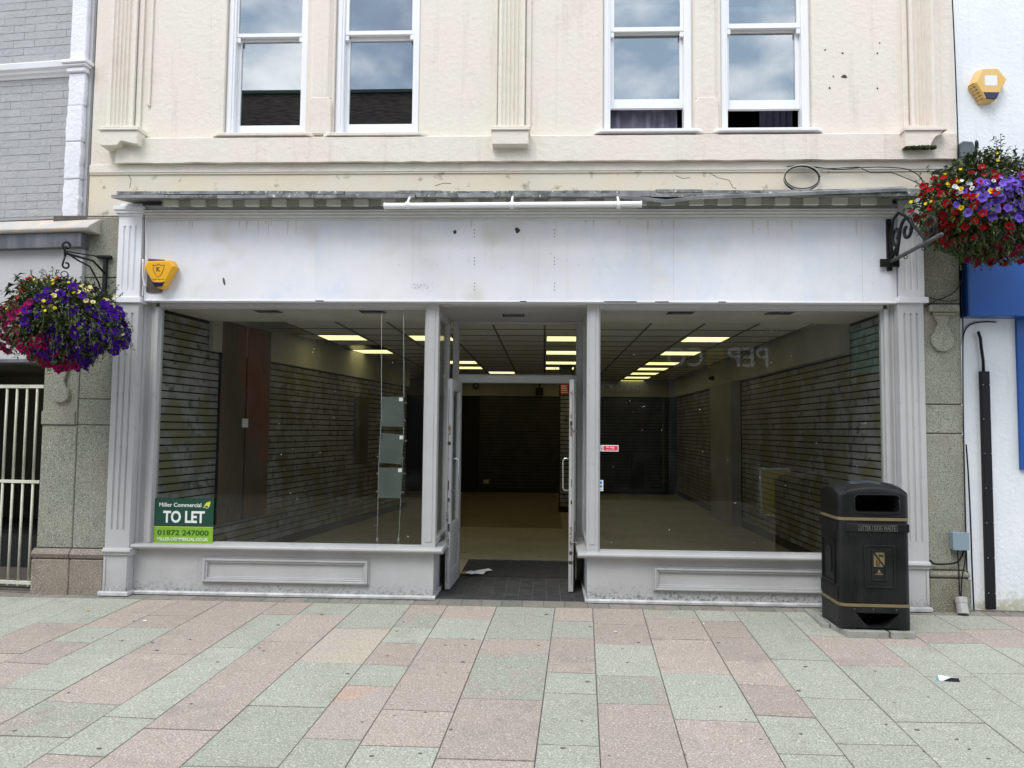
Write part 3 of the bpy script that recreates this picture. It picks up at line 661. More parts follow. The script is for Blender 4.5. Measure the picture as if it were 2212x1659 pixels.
# second ragged layer, and the lead strip that sags on the right
x = cx0+.04
lay = []
while x < cx1-.1:
    wd = random.uniform(.25,.6); xe = min(x+wd, cx1-.02); a = random.uniform(-.004,.006)
    mb = MB().add([(x,-.345,SB+.034+a),(xe-.004,-.345,SB+.034+a),(xe-.004,-.005,SB+.10),(x,-.005,SB+.10),(x,-.345,SB+.062+a),(xe-.004,-.345,SB+.060+a),(xe-.004,-.005,SB+.15),(x,-.005,SB+.15)],
                  [(0,3,2,1),(4,5,6,7),(0,1,5,4),(1,2,6,5),(2,3,7,6),(3,0,4,7)])
    obj('slate', mb, m_lead if random.random() < .5 else m_slate, B); x = xe
pts = [(1330,428),(1400,434),(1440,439),(1500,431),(1600,427),(1700,423),(1830,418),(1960,413)]
st = MB(); w3 = [P(a, b, -.375) for a, b in pts]
for i in range(len(w3)-1):
    (xa, za), (xb, zb) = w3[i], w3[i+1]
    st.add([(xa,-.375,za),(xb-.001,-.375,zb),(xb-.001,-.30,zb+.05),(xa,-.30,za+.05),(xa,-.380,za+.026),(xb-.001,-.380,zb+.026),(xb-.001,-.30,zb+.066),(xa,-.30,za+.066)],
           [(0,3,2,1),(4,5,6,7),(0,1,5,4),(1,2,6,5),(2,3,7,6),(3,0,4,7)])
obj('sagging_lead_strip', st, m_lead, B)
# shopfront pilasters
for k in range(26):                      # brown runs where water gets under the cornice
    x = random.choice((random.uniform(-3.5, -2.2), random.uniform(-.7, .8), random.uniform(.8, 2.9))); wd = random.uniform(.004, .014); L = random.uniform(.03, .16)
    obj('stain_run', MB().prism([(x-wd, zft-.001), (x+wd, zft-.001), (x+wd*.3, zft-L), (x-wd*.3, zft-L*.9)], 'y', FY-.0006, FY), m_stain, B)
def shop_pilaster(side):
    if side < 0:
        a, b = Xp(253.5, 560, -.12), Xp(304, 560, -.12); la, lb = Xp(238, 900, -.12), Xp(290, 900, -.12)
        a2, b2 = Xp(215.5,1190,-.17), Xp(281,1190,-.17); c2, d2 = Xp(221,1240,-.13), Xp(275,1240,-.13)
    else:
        a, b = Xp(1941, 560, -.12), Xp(1995.5, 560, -.12); la, lb = Xp(1945, 900, -.12), Xp(2000, 900, -.12)
        a2, b2 = Xp(1949,1222,-.17), Xp(2015.5,1222,-.17); c2, d2 = Xp(1954,1260,-.13), Xp(2008.5,1260,-.13)
    z1 = Zp((253+304)/2 if side<0 else 1968, 642, -.12)
    zcap = Zp(280, 467, -.12) if side < 0 else 3.41
    sh = fluted(a, b, z1+.065, zcap-.09, -.12, 0, 3, .022, .012, .03); sh.box(a+.0005, b-.0005, -.1195, 0, zcap-.09, zcap); sh.box(a+.0005, b-.0005, -.1195, 0, z1, z1+.065)
    p = obj('shopfront_pilaster', sh, m_white, B)
    cp = MB()
    if side < 0:
        for k, (e, h0, h1) in enumerate(((.012,0,.022),(.026,.022,.05),(.038,.05,.085))): cp.box(a-e, b+e, -.12-e, 0, zcap+h0, zcap+h1)
        cp.box(a+.004, b-.004, -.118, 0, zcap+.085, zd1)
        obj('cap', cp, m_white, p, bevel=.004)
    else:
        cp.box(a, b+.004, -.122, 0, zcap, zd1+.01); obj('cap', cp, m_white, p, bevel=.003)
    zb_ = z1 - .052
    obj('band', MB().box(a-.02, b+.025, -.142, 0, zb_, z1), m_white, p, bevel=.004)
    zlow = Zp(250, 1183, -.12) if side < 0 else Zp(1980, 1212, -.12)
    low = fluted(la, lb, zlow+.16, zb_-.09, -.12, 0, 3, .022, .012, .03); low.box(la+.0005, lb-.0005, -.1195, 0, zlow, zlow+.16); low.box(la+.0005, lb-.0005, -.1195, 0, zb_-.09, zb_)
    obj('shaft', low, m_grey, p)
    zz = zlow
    bs = MB().prism([(0,zz),(-.135,zz),(-.16,zz-.012),(-.165,zz-.028),(-.155,zz-.04),(-.145,zz-.046),(-.145,zz-.06),(-.135,zz-.068),(0,zz-.068)], 'x', a2+.01, b2-.01)
    obj('base_moulding', bs, m_grey, p, bevel=.002)
    pl = MB().box(c2, d2, -.125, 0, .035, zz-.068)
    for q in (c2+.006, d2-.026): pl.box(q, q+.02, -.133, -.125, .05, zz-.085)
    obj('plinth', pl, m_greylow, p, bevel=.002)
    obj('plinth_skirt', MB().box(c2-.03, d2+.015, -.15, 0, -.004, .035), m_skirt, p, bevel=.008, seg=2)
    return la, lb
lpa, lpb = shop_pilaster(-1)
rpa, rpb = shop_pilaster(1)
# reeded window surround strips next to the pilasters
zsill = .452
gl0, gl1 = -3.545, -1.072
gr0, gr1 = .486, 2.99
ztop = 2.60
s1 = fluted(lpb+.002, gl0-.035, .40, zfb-.017, -.03, .05, 6, .012, .006, .03)
fr = obj('window_surround', s1, m_grey, B); obj('surround_bead', MB().box(gl0-.035, gl0, -.045, .03, zsill, ztop), m_grey, B, bevel=.004)
s1 = fluted(gr1+.035, rpa-.002, .40, zfb-.017, -.03, .05, 3, .010, .006, .018)
fr = obj('window_surround', s1, m_grey, B); obj('surround_bead', MB().box(gr1, gr1+.035, -.045, .03, zsill-.01, ztop), m_grey, B, bevel=.004)
pL0, pL1 = gl1, gl1 + .113       # posts at the recess corners
pR0, pR1 = gr0 - .105, gr0
RD = .95
for a, b in ((pL0, pL1), (pR0, pR1)): 
    mb = MB().box(a, b, -.03, .08, .43, zfb-.017); mb.box(a+.02, b-.03, -.036, -.03, .5, 2.58)
    obj('corner_post', mb, m_grey, B, bevel=.004)
obj('window_head', MB().box(gl0-.0, pL0-.001, -.03, .06, ztop, zfb-.017), m_grey, B, bevel=.003)
obj('window_head', MB().box(pR1+.001, gr1, -.03, .06, ztop, zfb-.017), m_grey, B, bevel=.003)
# shop window panes
def shop_window(a, b, z0, name='shop_window'):
    f = MB().frame(a, b, z0, ztop, .014, -.004, .04)
    wv = obj('shop_window', f, m_grey, B)
    obj('pane', MB().box(a+.014, b-.014, .010, .018, z0+.014, ztop-.014), m_glass, wv); return wv
shop_window(gl0, gl1, zsill); shop_window(gr0, gr1, zsill-.012)
# stall risers with sills and panel mouldings
def riser(a, b, inner, zt, pa, pb, pz0, pz1, ret):
    rs = obj('stall_riser', MB().box(a, b, -.03, .07, .02, zt-.05), m_greylow if ret > 0 else m_greydirt, B)
    sl_ = MB(); z = zt
    prof = [(.06,z-.055),(-.055,z-.055),(-.065,z-.045),(-.10,z-.04),(-.115,z-.028),(-.115,z-.012),(-.10,z-.004),(-.0,z),(.06,z)]
    sl_.prism(prof, 'x', a-(.0 if ret > 0 else .085), b+(.085 if ret > 0 else .0))
    obj('sill', sl_, m_grey, rs, bevel=.002)
    # side return along the recess
    if ret > 0: xo, xi, so_ = b, b-.07, 1
    else: xo, xi, so_ = a, a+.07, -1
    obj('return_riser', MB().box(min(xo-.001*so_,xi), max(xo-.001*so_,xi), .0705, RD, .02, zt-.05), m_greylow, rs)
    obj('return_sill', MB().prism([(xi, zt-.055), (xo+.07*so_, zt-.055), (xo+.085*so_, zt-.035), (xo+.08*so_, zt-.012), (xi, zt)], 'y', .0605, RD), m_grey, rs)
    # panel moulding: nested steps
    for i, (e, d) in enumerate(((0,.014),(.012,.034),(.030,.022),(.048,.007))):
        t = .014 if i < 3 else .01
        mb = MB().frame(pa+e, pb-e, pz0+e, pz1-e, (.0125, .0185, .0185, .01)[i], -.03-d, -.03)
        obj('panel_moulding', mb, m_grey, rs, bevel=.003)
    sk = MB().prism([(-.03,.0),(-.05,.0),(-.052,.018),(-.046,.028),(-.03,.03)], 'x', a-(.02 if ret < 0 else 0), b+(.02 if ret > 0 else 0)); obj('skirt', sk, m_skirt, rs)
    sk = MB().box(min(xo, xo+.018*so_), max(xo, xo+.018*so_), -.03, RD, 0, .028); obj('return_skirt', sk, m_skirt, rs)
    return rs
pz = R4(436, 1206, 797, 1262, -.05)
r1 = riser(lpb+.002, pL1-.012, None, zsill, pz[0], pz[1], pz[2], pz[3], 1)
pz = R4(1410.7, 1227, 1790, 1281, -.05)
r2 = riser(pR0+.008, rpa-.002, None, zsill-.012, pz[0], 2.77, pz[2], pz[3], -1)
obj('panel_joint', MB().box(Xp(427,1235,-.03)-.001, Xp(427,1235,-.03)+.002, -.0315, -.03, .03, .39), m_greywall, B)
# recess: glazed returns, soffit, door frame, transom
for xo, xi, s_ in ((pL1-.012, pL1-.07, 1), (pR0+.008, pR0+.066, -1)):
    a, b = min(xo, xi), max(xo, xi)
    mb = MB().box(a, b, .081, .13, zsill, ztop+.02); mb.box(a, b, .13, RD-.07, zsill, zsill+.05); mb.box(a, b, .13, RD-.07, ztop-.03, ztop+.02); mb.box(a, b, RD-.07, RD-.001, zsill, ztop+.02)
    o = obj('side_window', mb, m_grey, B, bevel=.003)
    obj('pane', MB().box((a+b)/2-.004, (a+b)/2+.004, .13, RD-.07, zsill+.05, ztop-.03), m_glass, o)
obj('recess_soffit', MB().box(pL1-.07, pR0+.066, .02, RD+.05, ztop+.022, ztop+.06), m_grey, B)
vx0, vx1, vz0, vz1 = R4(1087, 668, 1135, 680, .3)
def vent(x0, x1, y0, y1, z, label):
    t = thing('ceiling_vent', label, 'vent', ((x0+x1)/2, (y0+y1)/2, z))
    obj('vent_frame', MB().box(x0, x1, y0, y0+.02, z-.012, z).box(x0, x1, y1-.02, y1, z-.012, z).box(x0, x0+.02, y0+.02, y1-.02, z-.012, z).box(x1-.02, x1, y0+.02, y1-.02, z-.012, z), m_metal, t)
    for k in range(4):
        y = y0+.03 + (y1-y0-.06)*k/4; obj('vent_blade', MB().add([(x0+.02,y,z-.010),(x1-.02,y,z-.010),(x1-.02,y+.02,z-.003),(x0+.02,y+.02,z-.003)], [(0,1,2,3)]).box(x0+.02, x1-.02, y, y+.002, z-.011, z-.009), m_darkboard, t)
vent(-.41, -.20, .40, .56, ztop+.021, 'small metal vent in the soffit above the open shop doors')
df0, df1 = Xp(976, 900, RD), Xp(1264, 900, RD)
jl, jr = Xp(987, 900, RD), Xp(1246.5, 900, RD)
zt0, zt1 = Zp(1115, 827, RD), Zp(1115, 811, RD)
zt2 = Zp(1115, 698, RD)
d_ = MB().box(df0, jl, RD, RD+.09, 0, ztop+.02); d_.box(jr, df1, RD, RD+.09, 0, ztop+.02); d_.box(jl, jr, RD+.001, RD+.09, zt0, zt1); d_.box(jl, jr, RD+.001, RD+.09, zt2, ztop+.02)
d_.frame(jl, jr, zt1, zt2, .012, RD+.02, RD+.06)
dfr = obj('door_frame', d_, m_grey, B, bevel=.003)
obj('transom_pane', MB().box(jl+.012, jr-.012, RD+.035, RD+.042, zt1+.012, zt2-.012), m_glass, dfr)
# front wall bits inside that close the shop above the windows
obj('bulkhead', MB().box(gl0-.3, gr1+.3, .0605, .24, zfb-.02, zfb-.004), m_intwall, B)
# the two doors, open outwards
def door(hx, hy, fx, fyy, sgn):
    L = math.hypot(fx-hx, fyy-hy); ang = math.atan2(fyy-hy, fx-hx)
    z0, z1 = .012, zt0 - .004
    Mx = Matrix.Translation((hx, hy, 0)) @ Matrix.Rotation(ang, 4, 'Z')
    def lo(mb): return mb.xf(Mx)
    t = .022
    fr_ = MB().box(0, .085, -t, t, z0, z1); fr_.box(L-.085, L, -t, t, z0, z1); fr_.box(.085, L-.085, -t, t, z0, z0+.16); fr_.box(.085, L-.085, -t, t, z1-.09, z1); fr_.box(.085, L-.085, -t, t, .50, .60)
    fr_.box(.085, L-.085, -.010, .010, z0+.16, .50)
    fr_.frame(.085, L-.085, .60, z1-.09, .012, -.016, .016)
    o = obj('door', lo(fr_), m_grey, B, bevel=.002)
    obj('pane', lo(MB().box(.097, L-.097, -.003, .003, .612, z1-.102)), m_glass, o)
    hs = -1 if sgn > 0 else 1      # pull handle on the outer face
    za, zb = Zp(958 if sgn > 0 else 1245, 1060, .35), Zp(958 if sgn > 0 else 1245, 991, .35)
    xh = L - .045; yy = hs*(-1)
    side = t if sgn > 0 else -t
    out = side + (.058 if sgn > 0 else -.058)
    pts = [(xh, side, zb), (xh, out*.8+side*.2, zb), (xh, out, zb-.02), (xh, out, za+.02), (xh, out*.8+side*.2, za), (xh, side, za)]
    obj('handle', lo(MB().tube(pts, .009, 8)), m_metal, o, smooth=True)
    for zz in (Zp(967, 928, .35), Zp(967, 1166, .35)):
        obj('lock_plate', lo(MB().box(L, L+.002, -.012, .012, zz-.05, zz+.05)), m_rust, o)
        if sgn < 0: obj('latch', lo(MB().tube([(L+.01, t*.4, zz), (L+.012, .06, zz)], .008, 6)), m_metal, o)
    for k in range(9):   # chipped paint down the closing edge
        zz = random.uniform(.15, 1.9); obj('paint_chip', lo(MB().box(L, L+.0012, random.uniform(-.02,.0), random.uniform(.002,.02), zz, zz+random.uniform(.02,.10))), m_rust if k % 2 else m_crack, o)
    # edge seal
    obj('edge_seal', lo(MB().box(L-.004, L+.0008, .006*(-sgn), .010*(-sgn), .08, z1-.1)), m_cable, o)
    return o
dl = door(jl+.03, RD-.02, Xp(969, 1050, .33), .33, 1)
dr = door(jr-.03, RD-.02, Xp(1234, 1050, .33), .33, -1)
for k, zz in enumerate((2.0,)):
    pass
m_ = MB().box(jl+.03, jl+.05, RD-.5, RD-.14, 1.55, 1.9)
# ============================================================ granite piers
def pier_blocks(root, cols, yf, yb, m):
    for (a, b, cuts) in cols:
        for i in range(len(cuts)-1):
            z1, z0 = cuts[i], cuts[i+1]
            e = .002 * (i % 2)
            obj('granite_block', MB().box(a+.003, b-.003, yf+e, yb, z0+.004, z1-.004), m, root, bevel=.007)
PL = thing('granite_pier', 'speckled granite pier with a carved drop ornament between the barred passage and the shopfront', 'pier', (-4.3, 0, 0))
yf = -.09
pa, pm, pb = Xp(86, 1000, yf), Xp(163, 1000, yf), lpa - .02
pb = lpa - .004
zA = [Zp(110, v, yf) for v in (770, 917, 1184)]
obj('pier_core', MB().box(pa+.012, pb-.004, yf+.012, .3, 0, 3.44), m_joint, PL)
# left column blocks, right column blocks
pier_blocks(PL, [(pa, pm, [Zp(135,600,yf), zA[1], zA[2]]), (pm, pb, [3.43, Zp(210,600,yf), Zp(210,862,yf), Zp(205,918,yf), zA[2]])], yf, .2, m_gran)
zb1, zb0_ = zA[2], Zp(110, 1206, yf)
for a, b in ((pa-.02, pm), (pm, pb)):
    obj('base_moulding', MB().prism([(.2,zb1-.002),(yf-.004,zb1-.002),(yf-.035,zb1-.03),(yf-.045,(zb1+zb0_)/2),(yf-.03,zb0_+.012),(yf-.012,zb0_),(.2,zb0_)], 'x', a+.003, b-.003), m_granp, PL, bevel=.003)
    obj('plinth_block', MB().box(a+.002, b-.002, yf-.03, .2, -.03, zb0_-.004), m_granp, PL, bevel=.008)
def drop(root, cx, cz, r, ztop, yf, m, wneck=.55):
    pts = arc(cx, cz, r, 130, 410, 22)
    neck = [(cx + r*wneck, cz + r*1.0), (cx + r*.35, cz + r*1.45), (cx + r*.75, ztop), (cx - r*.75, ztop), (cx - r*.35, cz + r*1.45), (cx - r*wneck, cz + r*1.0)]
    o = obj('carved_drop', MB().prism(pts + neck, 'y', yf-.03, yf), m, root, bevel=.008, seg=2)
    return o
cx, cz = P(131, 851, yf-.02); drop(PL, cx, cz, .080, cz+.24, yf, m_gran)
obj('raised_band', MB().box(pa+.0, pm-.02, yf-.012, yf, Zp(120,917,yf), Zp(120,888,yf)), m_gran, PL, bevel=.004)
PR = thing('granite_pier', 'weathered granite pier with a carved drop ornament between the shopfront and the white wall', 'pier', (3.55, 0, 0))
qa, qb = Xp(2001, 1000, yf), Xp(2084, 1000, yf)
qa = rpb + .005
cutsR = [Zp(2040, 470, yf), Zp(2040, 656, yf), Zp(2040, 874, yf), Zp(2040, 937, yf), Zp(2045, 1232, yf)]
obj('pier_core', MB().box(qa+.01, qb-.012, yf+.012, .3, 0, 3.50), m_joint, PR)
obj('granite_block', MB().box(qa+.003, qb-.003, yf, .2, cutsR[1]+.004, 3.5), m_grand, PR, bevel=.006)
pier_blocks(PR, [(qa, qb, cutsR[1:])], yf, .2, m_gran)
zz = cutsR[-1]
obj('base_moulding', MB().prism([(.2,zz-.004),(yf-.004,zz-.004),(yf-.03,zz-.03),(yf-.03,zz-.05),(yf-.01,zz-.0595),(.2,zz-.0595)], 'x', qa+.002, qb+.006), m_grand, PR, bevel=.004)
obj('plinth_block', MB().box(qa+.002, qb+.02, yf-.02, .2, -.03, zz-.066), m_grand, PR, bevel=.01)
ka, kb, kz0, kz1 = R4(2009, 659, 2072, 681, yf-.04)
obj('carved_capital', MB().box(ka, kb, yf-.05, yf, kz0+.03, kz1).box(ka+.03, kb-.03, yf-.035, yf, kz0, kz0+.03), m_gran, PR, bevel=.008)
cx, cz = P(2036, 735, yf-.02); drop(PR, cx, cz, .098, kz0, yf, m_gran, .62)

# ============================================================ grey painted building on the left (its front is turned a little)
fr = FLB
def L4(*a): return R4(*a, fr)
LB = thing('neighbour_building', 'grey painted brick building with white corner stones at the left edge', 'building', (FLB.o[0], FLB.o[1], 0), math.radians(FLB.deg))
qx0, qx1 = Xp(142, 300, -.06, fr), Xp(176, 300, -.06, fr)
zl = Zp(90, 474, 0, fr)
XW = -3.2
obj('brick_backing', MB().box(XW, 0, .0022, .3, zl, 8), m_mort, LB, local=True)
bm0 = None; H = .0755; Lb = .225; rowi = 0
zr = zl + .03; shared = mesh('brick', MB().prism([(0,0),(Lb-.0025,0),(Lb-.0025,H-.005),(0,H-.005)], 'y', 0, .02), m_brick)
ztopimg = Zp(60, -12, 0, fr)
nb = 0
while zr < ztopimg:
    x = qx0 + .02 - (Lb/2 if rowi % 2 else 0)
    while x > -1.25:
        x -= Lb
        xe = x + Lb - .008
        o = link('brick', shared, LB); o.location = (x + .0, random.uniform(-.0022, .0012), zr + random.uniform(-.001,.001)); nb += 1
    if rowi % 2: 
        obj('brick', MB().box(qx0+.02-Lb/2, qx0+.012, 0, .02, zr, zr+H-.005), m_brick, LB, local=True)
    zr += H; rowi += 1
# string course
s = MB()
z0, z1 = Zp(80, 167, -.03, fr), Zp(80, 138, -.03, fr)
s.prism([(.008,z0),(-.012,z0),(-.02,z0+.02),(-.045,z0+.035),(-.05,z0+.055),(-.075,z0+.07),(-.085,z1-.01),(-.05,z1+.012),(.008,z1+.03)], 'x', XW, qx0+.0)
obj('string_course', s, m_white, LB, local=True, bevel=.003)
# white corner stones: upper ones smooth, lower ones chipped
zcap0, zcap1 = Zp(152, 154, -.09, fr), Zp(152, 132, -.09, fr)
obj('corner_strip', MB().box(qx0, qx1, -.06, .008, zcap1, 8), m_quoin, LB, local=True, bevel=.008)
obj('corner_capital', MB().box(qx0-.05, qx1+.05, -.115, .008, zcap1-.025, zcap1+.012).box(qx0-.035, qx1+.035, -.10, .008, zcap1-.05, zcap1-.0255).box(qx0-.015, qx1+.015, -.08, .008, zcap0, zcap1-.0505), m_white, LB, local=True, bevel=.008)
zs_ = [zcap0] + [Zp(150, v, -.06, fr) for v in (228, 306, 387, 473)]
for i in range(4):
    a, b = zs_[i+1], zs_[i]; n = 8; ring = []
    def jl_(x, k): return x + random.uniform(-.006, .006)
    pts = [(jl_(qx0,0), a+(b-a)*k/n) for k in range(n+1)] + [(jl_(qx1,0), b-(b-a)*k/n) for k in range(n+1)]
    obj('corner_stone', MB().prism([(p, min(max(z, a+.003), b-.003)) for p, z in pts], 'y', -.06 + random.uniform(-.006,.006), .008), m_quoin, LB, local=True, bevel=.008, seg=2)
obj('end_wall', MB().box(qx1, -.01, -.012, .3, zl-.02, 8), m_greywall, LB, local=True)
for v in (229, 388): 
    z = Zp(185, v, -.012, fr); obj('wall_joint', MB().box(qx1, -.012, -.0145, -.012, z, z+.005), m_mort, LB, local=True)
obj('end_pier', MB().box(qx1+.02, -.012, -.012, .3, 2.9, zl-.02), m_greywall, LB, local=True)
# ledge with flashing, dark board, render panel
ze0, ze1 = Zp(60, 504, -.2, fr), Zp(60, 480, -.2, fr)
led = MB().prism([(-.012,ze0),(-.22,ze0+.005),(-.235,ze0+.03),(-.215,ze0+.055),(-.10,ze1+.03),(-.012,ze1+.07)], 'x', XW, Xp(196, 490, -.2, fr))
obj('ledge', led, m_ledge, LB, local=True, bevel=.006)
bx = Xp(178, 520, -.17, fr)
obj('fascia_strip', MB().box(XW, bx, -.19, -.0, Zp(60, 536, -.19, fr), ze0), m_darkboard, LB, local=True, bevel=.003)
zp0 = Zp(60, 776, -.11, fr)
obj('render_panel', MB().box(XW, bx-.03, -.12, .1, zp0, Zp(60,536,-.19,fr)).box(bx-.03, -.3, -.05, .1, zp0+.01, Zp(60,536,-.19,fr)), m_greywall, LB, local=True)
obj('lintel_trim', MB().box(XW, bx-.028, -.128, .1, zp0-.03, zp0), m_darkboard, LB, local=True)
# passage behind the gate
gx = Xp(99, 1000, -.02, fr)
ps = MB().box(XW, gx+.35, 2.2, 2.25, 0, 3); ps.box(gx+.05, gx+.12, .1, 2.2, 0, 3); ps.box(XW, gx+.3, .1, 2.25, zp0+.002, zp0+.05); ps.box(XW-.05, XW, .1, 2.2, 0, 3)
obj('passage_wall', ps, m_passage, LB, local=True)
obj('passage_floor', MB().box(XW, gx+.05, -.05, 2.2, -.02, .012), m_joint, LB, local=True)
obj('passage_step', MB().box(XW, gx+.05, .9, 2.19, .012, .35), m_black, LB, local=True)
obj('upper_shell', MB().box(XW, -.001, .3, 5, 3.2, 8.0), m_mort, LB, local=True)
GT = thing('gate', 'ivory steel bar gate across the dark passage at the left edge', 'gate', (FLB.o[0], FLB.o[1], 0), math.radians(FLB.deg))
gy = -.02
zt_, zm_, zb_ = Zp(40, 835, gy, fr), Zp(40, 1040, gy, fr), Zp(40, 1258, gy, fr)
gx1 = Xp(97, 835, gy, fr)
for z, h in ((zt_, .016), (zm_, .014), (zb_, .016)):
    obj('rail', MB().box(XW+1.4, gx1, gy-.015, gy+.015, z-h, z+h), m_gate, GT, local=True, bevel=.002)
sp = (Xp(81, 835, gy, fr) - Xp(16, 835, gy, fr))/3
for k in range(9):
    x = Xp(81.5, 835, gy, fr) - k*sp
    for (a, b) in ((zb_+.0165, zm_-.0145), (zm_+.0145, zt_-.0165)):
        obj('bar', MB().tube([(x, gy, a), (x, gy, b)], .0115, 8), m_gate, GT, local=True, smooth=True)
    obj('bar', MB().tube([(x, gy, zb_-.0165), (x, gy, zb_-.03)], .011, 6), m_gate, GT, local=True)

# ============================================================ white building on the right
fr = FRB
RB = thing('neighbour_building', 'bluish white rendered building with a blue shop sign at the right edge', 'building', (FRB.o[0], FRB.o[1], 0), math.radians(FRB.deg))
ztr = Zp(2150, 385, 0, fr)
obj('rendered_wall', MB().box(.0, 3.4, 0, .3, -.05, 8).box(0, 3.4, .3, 5, 3.0, 8), m_rwall, RB, local=True)
bx0, bx1, bz0, bz1 = R4(2091, 520, 2212, 683, -.16, fr); bz1 = Zp(2200, 392, -.16, fr)
sg = obj('blue_sign_box', MB().box(bx0, 3.2, -.18, 0, bz0, bz1), m_blue, RB, local=True, bevel=.004)
obj('sign_edge', MB().box(bx0-.012, bx0, -.175, 0, bz0+.002, bz1-.01), m_blued, sg, local=True)
obj('sign_ledge', MB().box(bx0-.02, 3.3, -.22, 0, bz1, bz1+.03), m_darkboard, RB, local=True)
fx = Xp(2206, 1000, -.03, fr)
obj('blue_shop_frame', MB().box(fx, fx+.12, -.03, 0, 1.2, bz0).box(fx+.12, 3.2, -.03, 0, bz0-.15, bz0).box(fx+.12, 3.2, -.005, 0, .3, bz0-.15), m_blue, RB, local=True)
tr = thing('cable_trunking', 'tall black cable trunking on the white wall with a cable bending out of its top', 'trunking', (Xp(2133,1000,-.03), -.03, 0))
x0 = Xp(2118,802,-.03,fr); x1 = Xp(2136,802,-.03,fr); z1 = Zp(2127,802,-.03,fr)
Mw = FRB.M
t_ = MB().box(x0, x1, -.045, 0, .0, z1).xf(Mw); obj('trunking', t_, m_cable, tr, bevel=.004)
for k in range(7):
    z = z1 - .12 - k*.30
    for x in (x0+.008, x1-.008): obj('screw', MB().box(x-.004, x+.004, -.047, -.045, z-.004, z+.004).xf(Mw), m_metal, tr)
cp = [P(2125,802,-.03,fr), P(2124,780,-.03,fr), P(2120,750,-.03,fr), P(2118,730,-.03,fr), P(2113,716,-.03,fr)]
obj('cable', MB().tube([(x, -.028, z) for x, z in cp], .013, 8).xf(Mw), m_cable, tr, smooth=True)
# grey rounded plate at the joint of the two buildings
a, b, c, d = R4(2070, 307, 2106, 372, -.1)
solo('wall_plate', MB().prism([(a+.02,c),(b-.0,c),(b-.01,d-.06),(b-.03,d-.008),(a+.03,d),(a+.012,d-.02),(a+.005,d-.1)], 'y', -.13, .04), m_plate, 'grey rounded metal plate on the white wall above the right flower basket', 'plate', bevel=.004)
# ============================================================ shop interior
fl = MB().box(-4.06, 3.45, .08, 11.5, -.03, .012); 
sf = obj('shop_floor', MB().box(-4.06, 3.45, 1.96, 11.9, -.03, .014).box(-4.06, pL1-.072, .08, 1.04, -.03, .014).box(pR0+.068, 3.45, .08, 1.04, -.03, .014).box(-4.06, jl+.04, 1.0405, 1.9595, -.03, .014).box(jr-.04, 3.45, 1.0405, 1.9595, -.03, .014), m_floor); tag(sf, kind='structure')
rb = obj('floor_covering', MB().box(-1.9, .30, 4.9, 11.35, .0145, .018), m_floorw); tag(rb, kind='structure')
obj('floor_edge_trim', MB().box(jl+.04, jr-.04, 1.93, 1.96, .0, .022), m_metal, sf)
solo('door_mat', MB().box(jl+.045, jr-.045, 1.03, 1.93, -.01, .010), m_mat, 'black coir mat strewn with crumbs just inside the open doors', 'mat')
em = obj('entrance_floor', MB().box(pL1-.1, pR0+.1, -.01, 1.03, -.03, -.002), m_matgrout); tag(em, kind='structure')
nx, ny = 11, 7
for i in range(nx):
    for j in range(ny):
        xa = pL1-.02 + (pR0-pL1+.05)*i/nx; xb = pL1-.02 + (pR0-pL1+.05)*(i+1)/nx; ya = .0 + 1.03*j/ny; yb = 1.03*(j+1)/ny
        mb = MB().box(xa+.0018, xb-.0018, ya+.001, yb-.001, -.002, .0015)
        for q in range(5): xx = xa + (xb-xa)*(q+.5)/5; mb.box(xx-.004, xx+.004, ya+.004, yb-.004, .002, .0045)
        obj('mat_tile', mb, m_mtile, em)
zf = 2.72
ce = obj('shop_ceiling', MB().box(-4.06, 3.45, 1.1, 11.9, zf+.35, zf+.38), m_darkwall); tag(ce, kind='structure')
obj('front_ceiling', MB().box(-4.06, pL1-.07, .065, 1.1, 2.632, 2.66).box(pR0+.066, 3.45, .065, 1.1, 2.632, 2.66).box(-4.06, 3.45, 1.1, 1.13, 2.632, zf+.35).box(pL1-.07, pR0+.066, RD+.095, 1.1, 2.632, 2.66), m_frontceil, ce)
# tile grid and light panels
TX0, TY0, TS = -3.6, 9.72-6.82-2*.6, .6
lights = {(-3.0,0):'', (-1.8,0):'', (0,0):'', (1.8,0):'', (-3.0,1):'',(0,1):'',(1.8,1):'',
          (0,2):'', (1.8,2):'', (-1.8,2):'', (0,3):'', (1.8,3):'', (-1.8,3):'', (1.8,4):'', (-1.2,4):'', (1.8,5):'', (-1.8,5):'', (0,5):'', (1.8,6):''}
rows_y = [2.90, 4.40, 6.10, 7.20, 8.40, 9.50, 10.7]   # near edges of the lit rows
rows_y = [TY0 + TS*k for k in (2, 5, 8, 10, 12, 14, 16)]
lit = {(round(x,2), round(rows_y[r],2)) for x, r in lights}
tshape = mesh('ceiling_tile', MB().box(.008, TS-.008, .008, TS-.008, 0, .012), m_tile)
missing = {(0,1),(0,2),(0,4),(1,5),(0,6),(0,7),(11,2),(11,3),(11,5),(11,7),(0,9)}
tiles = 0
for i in range(12):
    for j in range(17):
        x = TX0 + i*TS; y = TY0 - TS + j*TS
        if y + TS < 1.1 or y > 11.6: continue
        if (round(x,2), round(y,2)) in lit: continue
        if (i, j) in missing: continue
        if y < 1.1: y = 1.1
        o = link('ceiling_tile', tshape, ce); o.location = (x, y, zf - .0 + random.uniform(0,.003))
        if (i, j) in ((1,3),(0,8)): o.rotation_euler = (0, .12, .0); o.location.z += .01
gm = MB()
for i in range(13): x = TX0 + i*TS; gm.box(x-.012, x+.012, 1.13, 11.6, zf-.006, zf-.001)
for j in range(19):
    y = TY0 - TS + j*TS
    if y < 1.15: continue
    for i in range(12): gm.box(TX0+i*TS+.0125, TX0+(i+1)*TS-.0125, y-.012, y+.012, zf-.006, zf-.001)
